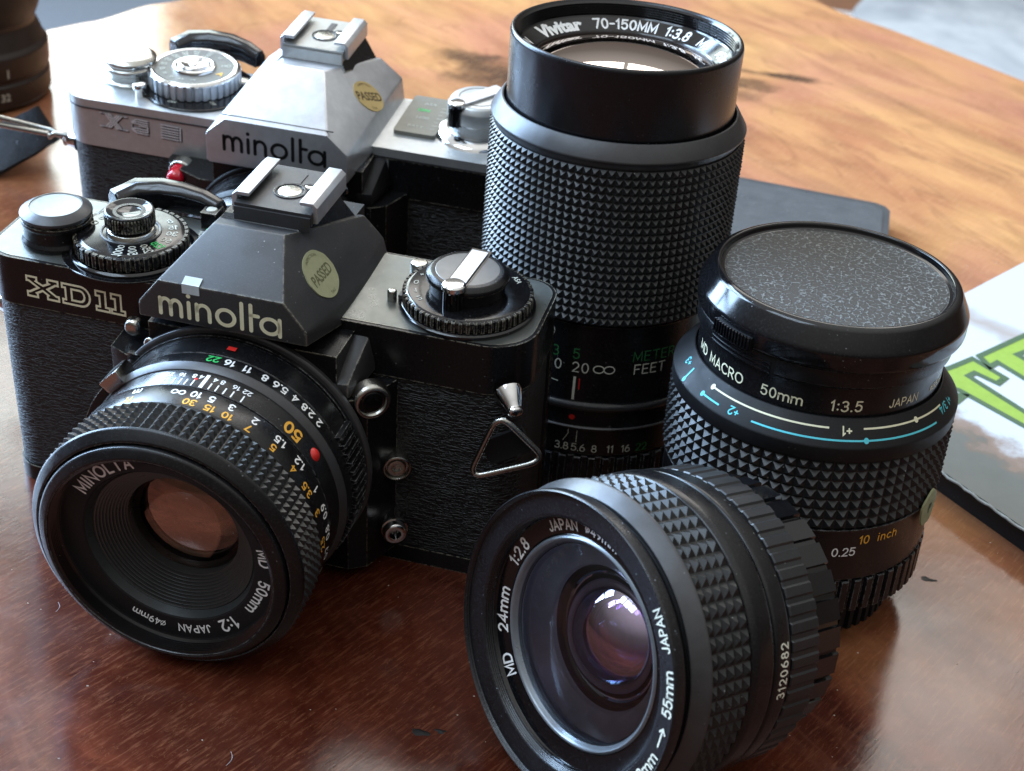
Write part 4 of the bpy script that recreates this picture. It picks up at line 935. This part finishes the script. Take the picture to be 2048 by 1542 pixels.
# ================================================================== loose lenses
def zoom_lens():
    r = thing('zoom_lens', 'tall black zoom lens standing on end, glass up, with white FEET and green METER scale', 'lens', T(138.1, 70.9, 0), 'lenses on the table')
    b = lathe('barrel', [(0.01, .0), (28.6, 0), (29.6, .8), (29.6, 14.6), (30.5, 15.0), (30.5, 22.6), (30.9, 23.0), (31.3, 23.4), (30.8, 23.8), (30.7, 28.4), (31.3, 28.7), (31.6, 29.2), (31.6, 30.4), (30.9, 30.8), (30.7, 31.2), (30.7, 53.0), (31.2, 53.2), (31.5, 53.6)], BLK, r, b=.2)
    gear('aperture_ring', 30.0, 30.9, 1.5, 14.2, 50, BLK, r, duty=.55, cap=28)
    lathe('bright_line', [(31.62, 29.3), (31.72, 29.6), (31.72, 30.3), (31.55, 30.6)], GREYB, r, b=.05)
    lathe('bright_line', [(30.95, 23.1), (31.36, 23.4), (30.85, 23.75)], GREYB, r, b=.05)
    knurl('grip', 31.6, 54.0, 95.6, 100, 20, .95, RUB, r)
    lathe('shoulder_ring', [(31.0, 95.4), (31.3, 96.0), (31.4, 97.2), (32.4, 97.5), (32.5, 98.0), (30.0, 101.9), (29.4, 101.9), (29.3, 99)], GREYB, r, b=.25)
    lathe('front_barrel', [(28.6, 95), (28.7, 96), (28.95, 118.6), (28.6, 119.4), (28.0, 119.5), (27.6, 119.0)], smat('smooth_black_barrel', (.006, .006, .008), .26, .1, .55, bump=(5, .05), dust=.25, smudge=.04), r, b=.3)
    th = [(27.6, 119.0)]
    for k in range(5): th += [(27.0, 118.5-k*.62), (27.5, 118.2-k*.62)]
    th += [(26.9, 115.4)]
    lathe('filter_thread', th, BLKG, r, b=.05, angle=15)
    lathe('name_ring', [(26.9, 115.4), (26.6, 115.0), (22.9, 112.6), (22.6, 112.2)], BLKG, r, b=.1)
    lathe('inner_barrel', [(22.6, 112.3), (22.3, 106), (18, 98), (0.01, 96)], LENSIN, r, b=.2)
    lathe('front_element', [(22.5, 111.4)]+dome(22.4, 111.8, 3.6, 18, 96), GLV, r, b=0)
    it = []
    sl = .64
    for s, a, z, bo in (('Vivitar', 146.5, 2.9, .05), ('70-150MM', 101, 2.5, .05), ('1:3.8', 67, 2.5, .04), ('MC', 45, 2.3, .03), ('\u00f852mm', 18, 1.9, .03), ('JAPAN', 190, 1.9, .03)): it.append((scale2(G(s, z, bo), 1.35, 1.05) if s == 'Vivitar' else ST(s, z, .20, .26, 1.02), ann(24.7, 113.78, a, slope=sl)))
    letter('lettering', it, INK, r)
    it = []
    for s, a, z, h in (('10', -98.3, 2.7, 41.0), ('20', -85.8, 2.7, 41.0), ('FEET', -51.5, 2.7, 41.0), ('7', -112, 2.7, 41)): it.append((ST(s, z, .115, .30), cyl(30.7, h, a)))
    it.append((ribbon([arc(-1.35, 0, 1.35, 1.05, 0, 360, 20), arc(1.35, 0, 1.35, 1.05, 0, 360, 20)], .3), cyl(30.7, 41.0, -74.5)))
    it.append((rect2(-.33, .33, 31.4, 38.2), cyl(30.7, 0, -88.0))); it.append((rect2(-2.2, 1.6, -.13, .13), (lambda x, y: cyl(30.7, 36.2-x*.12, -99)(x, y))))
    for s, a in (('3.8', -91.2), ('5.6', -82.9), ('8', -75.0), ('11', -67.0), ('16', -59.0)): it.append((ST(s, 2.05, .12, .20), cyl(30.5, 17.0, a)))
    it.append((ribbon([[(0, 22.2), (0, 21.0), (-1.2, 18.6)]], .16), cyl(30.5, 0, -88.5))); it.append((ribbon([[(0, 22.2), (0, 18.6)]], .16), cyl(30.5, 0, -84.2)))
    letter('lettering', it, smat('aged_white_ink', (.62, .62, .52), .5, 0, .3), r)
    it = [(ST(s, 2.7, .115, .30), cyl(30.7, 44.8, a)) for s, a in (('3', -98.6), ('5', -88.3), ('METER', -49.6))]
    it.append((ST('22', 2.2, .13), cyl(30.5, 17.0, -50.5)))
    letter('lettering', it, DGRN, r)
    letter('index_mark', [(disc2(0, 0, .8), cyl(30.75, 26.2, -87.4)), (rect2(-.15, .15, 34.6, 37.8), cyl(30.7, 0, -85.6))], REDI, r)
    return r

def macro_lens():
    r = thing('macro_lens', 'black macro lens standing upright with cyan scale and pebbled cap on top', 'lens', T(198.2, 30.2, 0), 'lenses on the table')
    gear('rear_cap', 26.6, 27.6, 0, 9.6, 60, BLKM, r, duty=.55, cap=20)
    lathe('barrel', [(26, 8), (29.5, 9.2), (31, 10), (31, 20.3), (32.7, 20.5), (32.7, 34.2), (33.1, 34.5), (33.2, 34.9), (32.6, 35.1)], BLK, r, b=.2)
    gear('aperture_ring', 32.1, 33.1, 11.0, 20.0, 62, BLK, r, duty=.62, cap=28)
    knurl('focus_grip', 32.6, 35.2, 53.2, 76, 7, 1.15, RUB, r)
    lathe('scale_ring', [(32.5, 53.3), (33.5, 53.5), (33.6, 57.0), (33.3, 57.4), (29.2, 62.4), (28.9, 62.4)], BLKM, r, b=.25)
    lathe('name_barrel', [(28.6, 61.8), (28.4, 62.2), (28.4, 69.4), (28.9, 69.8), (29.6, 70.2), (29.6, 74.0), (28.8, 74.4), (27.6, 74.4)], BLK, r, b=.25)
    it = []
    for s, a, z in (('MD', -155, 2.3), ('MACRO', -134.5, 2.4), ('50mm', -102.6, 2.35), ('1:3.5', -73.2, 2.45), ('JAPAN', -44.0, 1.9), ('\u00f855mm', -17, 1.6)): it.append((ST(s, z, .155, .28), cyl(28.4, 65.0, a)))
    sl = 1.22                                           # cone: dr/dh = -sl*...
    def cone(rm):                                       # angle/radius -> point on the scale cone
        def f(deg, rr): a = radians(deg); return (rr*cos(a), rr*sin(a), 57.4+(33.3-rr)*(5.0/4.1)+.07)
        return f
    cf = cone(0)
    def cring(a0, a1, rr, wd):
        K = max(3, int(abs(a1-a0)/2)); vs = []; fs = []
        for k in range(K+1):
            d = a0+(a1-a0)*k/K; vs += [(d, rr-wd/2), (d, rr+wd/2)]
        for k in range(K): fs.append((2*k, 2*k+1, 2*k+3, 2*k+2))
        return (vs, fs), cf
    def cdot(d, rr, q): return ([(d+math.degrees(q*cos(2*pi*k/16)/rr), rr+q*sin(2*pi*k/16)*.75) for k in range(16)], [tuple(range(16))]), cf
    def ctxt(s, z, d, rr, flip=True):
        v, f = ST(s, z, .18); return ([(d+math.degrees((-x if flip else x)/rr), rr+(y if flip else -y)*.64) for x, y in v], f), cf
    it += [cring(-134.5, -80, 30.7, .27), cring(-65.5, -20, 30.7, .27), cdot(-134.8, 30.7, .62), cdot(-39.2, 30.7, .62), ctxt('+1', 1.9, -72.6, 31.0)]
    letter('lettering', it, CREAM, r)
    it = [cring(-137, -127, 32.4, .27), cring(-111, -28, 32.4, .27), cdot(-137.2, 32.4, .6), cdot(-64.8, 32.4, .6), ctxt('+2', 1.8, -119.6, 32.2), ctxt('+1 3/4', 1.7, -15.5, 31.4), ctxt('+3', 1.7, -158.5, 31.0), cring(-152.2, -151.2, 32.0, 2.4), cdot(-151.6, 33.0, .6)]
    letter('lettering', it, CYN, r)
    letter('lettering', [(ST('0.25', 2.1, .16), cyl(32.7, 28.6, -64.6))], INK, r)
    letter('lettering', [(ST('10', 2.1, .16), cyl(32.7, 31.6, -56.4))], ORA, r)
    letter('lettering', [(ST('inch', 2.1, .15, .34), cyl(32.7, 31.6, -45.0))], ORA, r)
    # round inspection sticker on the right of the grip
    vs = []; fs = []; K = 28
    for k in range(K):
        g = 2*pi*k/K; rr = 1+.05*sin(5*g)
        for t, lift in ((1.0, -.2), (.97, .22), (.5, .25)):
            x = 4.2*t*rr*cos(g); y = 4.8*t*rr*sin(g); a = radians(-21)+x/33.9; R_ = 33.9+lift; vs.append((R_*cos(a), R_*sin(a), 34.2+y))
    for k in range(K):
        for i in range(2): fs.append((k*3+i, ((k+1) % K)*3+i, ((k+1) % K)*3+i+1, k*3+i+1))
    fs.append(tuple(k*3+2 for k in range(K)))
    st = ob('inspection_sticker', vs, fs, smat('old_foil_sticker', (.34, .36, .20), .55, .2, .4, bump=(.9, .8), dust=.6, dcol=(.10, .10, .05)), r)
    letter('lettering', [(G('P', 2.4, .04), cyl(34.15, 34.2, -21))], smat('faded_black_ink', (.06, .07, .04), .6, 0, .2), st)
    # front cap: lies on the lens
    c = thing('lens_cap', 'round black plastic lens cap with pebbled face on the upright macro lens', 'lens cap', T(198.9, 30.2, 0))
    lathe('cap_body', [(27.4, 71.4), (28.8, 71.6), (28.9, 74.2), (30.6, 74.6), (30.9, 75.2), (31.0, 78.8), (30.5, 79.7), (28.4, 83.7), (27.5, 84.2), (26.8, 84.2), (26.5, 83.8), (26.3, 82.9), (25.6, 82.7)], BLKG, c, b=.45)
    lathe('cap_face', [(0.01, 82.7), (25.2, 82.7), (25.35, 82.6), (25.65, 82.7)], CAPF, c, b=.03)
    # spring catch
    Ma = Matrix.Rotation(radians(-129), 4, 'Z')
    def arcbox(nm, a0, a1, r0, r1, h0, h1, m, parent, bev=.2):
        vs = []; fs = []; K = 10
        for k in range(K+1):
            g = radians(a0+(a1-a0)*k/K)
            for rr, h in ((r0, h0), (r1, h0), (r1, h1), (r0, h1)): vs.append((rr*cos(g), rr*sin(g), h))
        for k in range(K):
            for i in range(4): fs.append((k*4+i, k*4+(i+1) % 4, k*4+4+(i+1) % 4, k*4+4+i))
        fs += [(0, 1, 2, 3), (K*4+3, K*4+2, K*4+1, K*4)]
        bm = bmesh.new(); bv = [bm.verts.new(v) for v in vs]; [bm.faces.new([bv[i] for i in f]) for f in fs]
        bmesh.ops.recalc_face_normals(bm, faces=bm.faces)
        return obm(nm, bevbm(bm, bev, 2, 40), m, parent)
    arcbox('catch_recess', -147, -108, 28, 29.9, 69.8, 74.8, BLKM, c, .3)
    for k in range(3): arcbox('catch_rib', -145, -110, 29.7, 30.3, 70.2+k*1.1, 70.7+k*1.1, BLKG, c, .12)
    tabo = arcbox('catch', -140, -119, 29.5, 31.9, 74.2, 77.4, BLKM, c, .3)
    for k in range(13):
        a = -139+k*19.4/12
        arcbox('catch_ridge', a-.36, a+.36, 31.7, 32.3, 74.6, 77.6, BLKG, tabo, .08)
    lathe('mould_mark', [(0.01, .12), (.5, .12), (.55, 0)], DIM, c, Matrix.Rotation(radians(-101), 4, 'Z') @ T(29.1, 0, 81.7) @ Matrix.Rotation(radians(66), 4, 'Y'), seg=16, b=.03)
    return r

def wide_lens():
    w0 = (159.88, -63.79, 36.1); az, el = -2.247, .1754
    d = Vector((cos(az)*cos(el), sin(az)*cos(el), sin(el))); a = Vector((-sin(az), cos(az), 0)); b = d.cross(a)
    M = Matrix((a, b, d)).transposed().to_4x4(); M.translation = Vector(w0)
    r = thing('wide_angle_lens', 'black wide angle lens lying on its side in the foreground, glass facing left', 'lens', M, 'lenses on the table')
    # step-up ring with thread
    th = [(30.9, -.3)]
    th = [(31.5, -.25), (31.15, -.5), (31.35, -.7), (31.0, -.95), (31.2, -1.15), (30.9, -1.2), (26.9, -1.3), (26.5, -1.5)]
    for k in range(4): th += [(26.2, -1.8-k*.5), (26.5, -2.05-k*.5)]
    th += [(26.3, -3.9)]
    lathe('step_up_ring', [(29.6, -5.4), (29.8, -3.6), (31.7, -3.0), (32.0, -2.5), (32.0, -.4), (31.7, 0), (31.6, 0)]+th, smat('dusty_black_ring', (.012, .012, .014), .30, .2, .6, bump=(1.6, .2), dust=1.0, dcol=(.30, .36, .42)), r, b=.15, angle=20)
    lathe('name_ring', [(26.4, -3.8), (26.1, -4.6), (22.4, -5.2), (22.1, -5.0)], BLKG, r, b=.15)
    lathe('front_bezel', [(22.1, -5.0), (21.6, -4.6), (21.1, -4.9), (20.6, -6.0), (20.3, -6.4)], smat('grey_lens_bezel', (.22, .24, .26), .30, .5, .5, smudge=.05), r, b=.3)
    lathe('inner_cone', [(20.2, -6.6), (19.6, -7.6), (19.0, -8.0), (18.4, -8.6), (15.4, -11.0), (15.0, -11.8)], smat('grey_inner_cone', (.36, .38, .42), .36, .3, .5, smudge=.06), r, b=.3)
    lathe('inner_sleeve', [(15.2, -11.4), (14.8, -13.2), (13.9, -13.8), (13.9, -17.5), (0.01, -19)], LENSIN, r, b=.2)
    lathe('inner_element', dome(13.8, -14.4, 7.6, 22, 80), GL24I, r, b=0)
    lathe('deep_element', dome(11.0, -17.4, 6.4, 16, 64), GLD, r, b=0)
    lathe('concave_element', dome(13.6, -13.2, -3.6, 14, 64), GL24C, r, b=0)
    lathe('front_element', [(20.6, -6.2)]+dome(20.5, -5.9, 4.2, 18, 96), GL24, r, b=0)
    lathe('barrel', [(28.2, -5.2), (28.6, -7), (30.4, -5.4), (30.8, -5.2), (31.0, -5.3), (33.1, -8.2), (33.2, -8.7), (32.6, -9.0), (31.5, -9.2)], GREYB, r, b=.25)
    knurl('focus_grip', 31.6, -20.6, -9.3, 64, 5, 1.0, RUB, r)
    lathe('barrel_rear', [(31.5, -20.4), (32.2, -20.7), (32.6, -22), (32.6, -26.0), (32.2, -26.5), (31.6, -26.6), (31.6, -27.1), (32.1, -27.3), (32.3, -27.8), (32.2, -31.2), (31.8, -31.8), (31.4, -32.0), (31.0, -32.6), (30, -41.6), (27, -42)], BLK, r, b=.3)
    gear('aperture_ring', 31.55, 31.9, -40.6, -32.6, 56, smat('dark_ribbed_ring', (.020, .021, .023), .36, .1, .5, dust=.4), r, duty=.62, cap=28)
    gear('rear_cap', 27.6, 28.4, -51.4, -42.2, 30, smat('glossy_rear_cap_plastic', (.006, .006, .007), .12, 0, .8),  r, duty=.8, cap=3, slope=.05)
    lathe('rear_cap_end', [(27.5, -51.0), (26.0, -51.8), (0.01, -52.0)], BLKG, r, b=.4)
    it = []
    for s, g, z in (('MD', -136.5, 2.4), ('24mm', -165, 2.4), ('1:2.8', 160.0, 2.4), ('JAPAN', 121.5, 2.0), ('\u00f849mm', 94, 1.9)): it.append((ST(s, z, .19, .28), ann(24.3, -4.83, g, slope=.16)))
    letter('lettering', it, INK, r)
    it = []
    for s, g, z in (('49mm', -18.5, 2.2), ('55mm', 16.5, 2.2), ('JAPAN', 40.0, 1.9)): it.append((ST(s, z, .19, .26), ann(29.2, -1.15, g, ccw=True, slope=.03)))
    it.append((ribbon([[(-2, 0), (2, 0)], [(1.1, .7), (2, 0), (1.1, -.7)]], .4), ann(29.2, -1.15, -1.5, ccw=True, slope=.03)))
    it.append((ST('3120682', 1.9, .17, .36), cyl(32.25, -29.6, 15.0)))
    letter('lettering', it, smat('yellowed_white_ink', (.85, .86, .72), .5, 0, .3), r)
    return r

def far_lens():
    r = thing('standing_lens', 'dark brown lens standing at the far left edge behind the strap', 'lens', T(-163, 246, 0), 'lenses on the table')
    br = smat('brown_black_barrel', (.020, .011, .008), .34, 0, .5, dust=.3)
    lathe('barrel', [(0.01, 0), (31, 0), (33.5, 1), (34.5, 3), (34.5, 10.5), (33.6, 11.5), (33.6, 12.6), (34.6, 13.6), (34.6, 22), (33.0, 24), (31.2, 29), (30.2, 31), (30.2, 34)], br, r, b=.5)
    lathe('hood', [(30.2, 33), (31.6, 36), (33.5, 42), (34.0, 48), (34, 85), (33, 86.5), (0.01, 86.5)], smat('dark_hood', (.012, .011, .011), .5, 0, .4), r, b=.8)
    it = []
    for k, s in enumerate(('5.6', '8', '11', '16', '22', '32')): it.append((G(s, 3.0, .03), cyl(34.5, 6.8, -96+k*13)))
    for k in range(9): it.append((rect2(-.4, .4, 14.4, 20 if k % 2 else 18), cyl(34.6, 0, -92+k*8)))
    letter('lettering', it, DIM, r)
    letter('lettering', [(rect2(-.8, .8, 14.4, 20.5), cyl(34.6, 0, -86)), (rect2(-.8, .8, 14.4, 20.5), cyl(34.6, 0, -78))], REDI, r)
    a = radians(-66); lathe('index_bead', dome(2.8, 0, 1.6, 8, 32), smat('pale_bead', (.35, .34, .30), .3, 0, .5), r, Matrix.Translation((33.0*cos(a), 33.0*sin(a), 25.8)) @ Matrix.Rotation(a, 4, 'Z') @ Matrix.Rotation(radians(75), 4, 'Y'), seg=28, b=0)
    return r

# ================================================================== other things
def strap():
    web = smat('black_webbing', (.016, .016, .017), .9, 0, .2, bump=(.8, 1.5, (1, 3, 1)), dust=1.0, dcol=(.40, .42, .48))
    # (upper edge, lower edge) of the webbing along its run
    run = [((-94.7, 186.1, 24), (-85.7, 184, 13)), ((-99, 187, 21), (-89, 181, 11)), ((-103.5, 188.1, 18), (-94.4, 177.7, 7)), ((-113.6, 190.4, 12), (-102.9, 170.2, 2.2)), ((-128, 192, 6), (-115, 165, 1.8)), ((-150, 193, 3), (-135, 160, 1.8)), ((-200, 205, 3), (-185, 165, 1.8))]
    bm = bmesh.new(); R = []
    for i in range(len(run)-1):
        for k in range(5):
            t = k/5; U = Vector(run[i][0]).lerp(Vector(run[i+1][0]), t); L = Vector(run[i][1]).lerp(Vector(run[i+1][1]), t)
            d = Vector((-1, .1, -.4)).normalized(); nn = (L-U).cross(d).normalized()
            nn = nn if nn.z > 0 else -nn
            row = []
            for f, b_ in ((0, -1), (0, 1), (.1, 1.25), (.3, 1), (.5, 1.15), (.7, 1), (.9, 1.25), (1, 1), (1, -1)): row.append(bm.verts.new(U.lerp(L, f)+nn*b_*.8+nn*.2*sin(i*5+k+f*3)))
            R.append(row)
    for i in range(len(R)-1):
        for k in range(9): bm.faces.new((R[i][k], R[i][(k+1) % 9], R[i+1][(k+1) % 9], R[i+1][k]))
    bm.faces.new(R[0][::-1]); bm.faces.new(R[-1])
    o = obm('neck_strap', bm, web, None, None, 50)
    tag(o, 'black woven neck strap hanging from the wire ring of the silver camera', 'strap')

def flat_box():
    dk = smat('dark_grey_plastic', (.045, .05, .055), .36, .1, .5, dust=.6, bump=(3, .1), dcol=(.5, .52, .55))
    r = thing('flat_case', 'thin dark grey flat case lying behind the capped lens and the zoom lens', 'case', T(0, 0, 0))
    pts = [(104, 176), (216, 168), (214, 258), (212, 262), (208, 264), (106, 271)]
    obm('case_body', bevbm(extrude_bm(pts, 0.3, 8.2), 1.2, 3, 20), dk, r)
    obm('case_top', bevbm(extrude_bm([(107, 179), (213, 171), (211.4, 256), (207, 260.5), (108, 268)], 8.1, 8.45), .1, 1, 20), smat('grey_case_panel', (.06, .068, .075), .40, .1, .5, dust=.9, dcol=(.6, .62, .64)), r)

def printed_box():
    P0 = Vector((196, 119)); u = Vector((.72, -.694)); v = Vector((.507, .862)).normalized()
    r = thing('cardboard_box', 'white cardboard box with big green letters at the right edge', 'box', T(0, 0, 0))
    H = 8.0
    q = [P0, P0+u*190, P0+u*190+v*150, P0+v*150]
    m, nt, b, mp = base_mat('printed_cardboard')
    sep = nd(nt, 'ShaderNodeSeparateXYZ'); nt.links.new(mp.outputs[0], sep.inputs[0])
    # distance from the near edge of the box
    nn = Vector((.694, .72)); d0 = P0.dot(nn)
    dd = mth(nt, 'SUBTRACT', mth(nt, 'ADD', mth(nt, 'MULTIPLY', sep.outputs[0], nn.x), mth(nt, 'MULTIPLY', sep.outputs[1], nn.y)), d0)
    nz = noise(nt, mp.outputs[0], .085, 5, .6); n2 = noise(nt, mp.outputs[0], .02, 4, .6)
    t = mth(nt, 'ADD', dd, mth(nt, 'MULTIPLY', mth(nt, 'SUBTRACT', nz.outputs[0], .5), 26))
    grey = mixc(nt, noise(nt, mp.outputs[0], .05, 6, .7).outputs[0], (.075, .08, .07), (.15, .155, .14))
    c = mixc(nt, ramp(nt, mth(nt, 'DIVIDE', t, 60), [(.34, 0), (.43, 1)]).outputs[0], grey, (.52, .55, .58))
    brn = ramp(nt, mth(nt, 'DIVIDE', t, 60), [(.30, 0), (.37, .85), (.42, .85), (.52, 0)])
    c = mixc(nt, brn.outputs[0], c, (.20, .12, .08))
    # brown torn-paper streak in the print, further up
    s2 = ramp(nt, mth(nt, 'ABSOLUTE', mth(nt, 'SUBTRACT', mth(nt, 'DIVIDE', mth(nt, 'ADD', dd, mth(nt, 'MULTIPLY', mth(nt, 'SUBTRACT', n2.outputs[0], .5), 34)), 60), 1.28)), [(0, .7), (.05, .45), (.10, 0)])
    c = mixc(nt, s2.outputs[0], c, (.27, .19, .14))
    nt.links.new(c, b.inputs['Base Color']); b.inputs['Roughness'].default_value = .32
    pts = [tuple(p) for p in q]
    obm('box_shell', bevbm(extrude_bm(pts, H-.9, H), .25, 2, 30), m, r)
    # frayed, whitened cut edge of the card
    ed = []
    for k in range(150):
        p = P0+u*(k*1.27); o_ = random.uniform(-.35, .35) + .3*sin(k*.7); ed.append((p.x-nn.x*(.25+o_*.5), p.y-nn.y*(.25+o_*.5), H-.45+.2*sin(k*1.3)))
    tube('frayed_edge', ed, .42, smat('raw_card_edge', (.30, .30, .27), .9, 0, .2), r, seg=6)
    obm('box_base_shade', bevbm(extrude_bm([tuple(p) for p in (P0+(u+v)*2, P0+u*188+v*2, P0+u*188+v*148, P0+u*2+v*148)], 0, H-.95), .2, 1, 30), BLKM, r)  # black colour stands for the shadow under the card
    L1 = [(238.7, 141.8), (244.8, 149.9), (254.6, 140.9), (252.4, 136.4), (245.6, 140.7), (243.6, 137.7), (262.5, 119.2), (262.0, 111.2), (240.8, 127.8), (238.9, 128.4), (232, 134)]
    L1b = [(236.9, 124.4), (242.5, 124.8), (240.1, 119.7), (234, 121)]
    L2 = [(246.8, 152.4), (262.5, 174.8), (280, 160), (276, 154), (263, 163.5), (258.5, 158.0), (290, 130), (286, 118), (252.5, 150.4), (250.1, 146.4)]
    gm = smat('lime_green_print', (.25, .37, .05), .34, 0, .5, smudge=.05); om = smat('dark_green_outline', (.05, .10, .05), .34, 0, .5)
    for L in (L1, L1b, L2):
        bm = bmesh.new(); vs = [bm.verts.new((x, y, H+.10)) for x, y in L]; bm.faces.new(vs); bmesh.ops.triangulate(bm, faces=bm.faces)
        obm('printed_letter', bm, gm, r)
        g = ribbon([L+[L[0]]], 2.2)
        ob('letter_outline', [(x, y, H+.16) for x, y in g[0]], g[1], om, r)

def dust():
    a = MeshAcc(); rnd = random.Random(3)
    for k in range(420):
        x = rnd.uniform(-60, 290); y = rnd.uniform(-110, 260); s = rnd.uniform(.10, .28)
        n = rnd.randint(4, 6); vs = []
        g0 = rnd.uniform(0, 6)
        for i in range(n): g = g0+2*pi*i/n; rr = s*rnd.uniform(.6, 1.2); vs.append((x+rr*cos(g)*rnd.uniform(1, 1.6), y+rr*sin(g), .03))
        vs.append((x, y, .03+s*.7)); a.add(vs, [(i, (i+1) % n, n) for i in range(n)])
    o = a.build('dust', smat('pale_dust', (.50, .42, .36), .9, 0, .2)); tag(o, 'pale dust specks scattered over the table top', 'dust', kind='stuff')
    for k, (x, y, ang, L) in enumerate(((95.2, -80.5, 60, 7), (38, -47, 70, 6))):
        pts = [(x+L*.6*t/8*cos(radians(ang+5*t)), y+L*.6*t/8*sin(radians(ang+5*t)), .15+.15*sin(t*.8)) for t in range(9)]
        o = tube('fibre', pts, .032, smat('white_fibre', (.7, .7, .72), .5, 0, .3) if k == 0 else bpy.data.materials['white_fibre'], seg=5)
        tag(o, ['short pale fibre on the table below the front lens, near the picture\'s lower edge', 'pale curved fibre on the glare left of the black camera\'s lens', 'tiny curled fibre on the table right of the wide angle lens', 'straight pale fibre on the red wood under the black camera\'s lens'][k], 'fibre', 'fibres lying on the table')
    for k, (x, y, s) in enumerate(((130.3, -57.7, 1.5), (134.4, -56.0, 1.0), (235.9, 38.2, 1.4))):
        vs = []; n = 14; rr = random.Random(k)
        for i in range(n): g = 2*pi*i/n; q = s*rr.uniform(.5, 1.2); vs.append((x+q*1.5*cos(g), y+q*.8*sin(g), .04))
        vs.append((x, y, .35)); o = ob('crumb', vs, [(i, (i+1) % n, n) for i in range(n)], BINK)
        tag(o, ['larger black crumb on the table between the two front lenses', 'smaller black crumb just beside the larger one left of the wide angle lens', 'dark crumb on the table right of the macro lens'][k], 'crumb', 'dark crumbs on the table')

setting()
black_camera()
silver_camera()
zoom_lens()
macro_lens()
wide_lens()
far_lens()
strap()
flat_box()
printed_box()
dust()
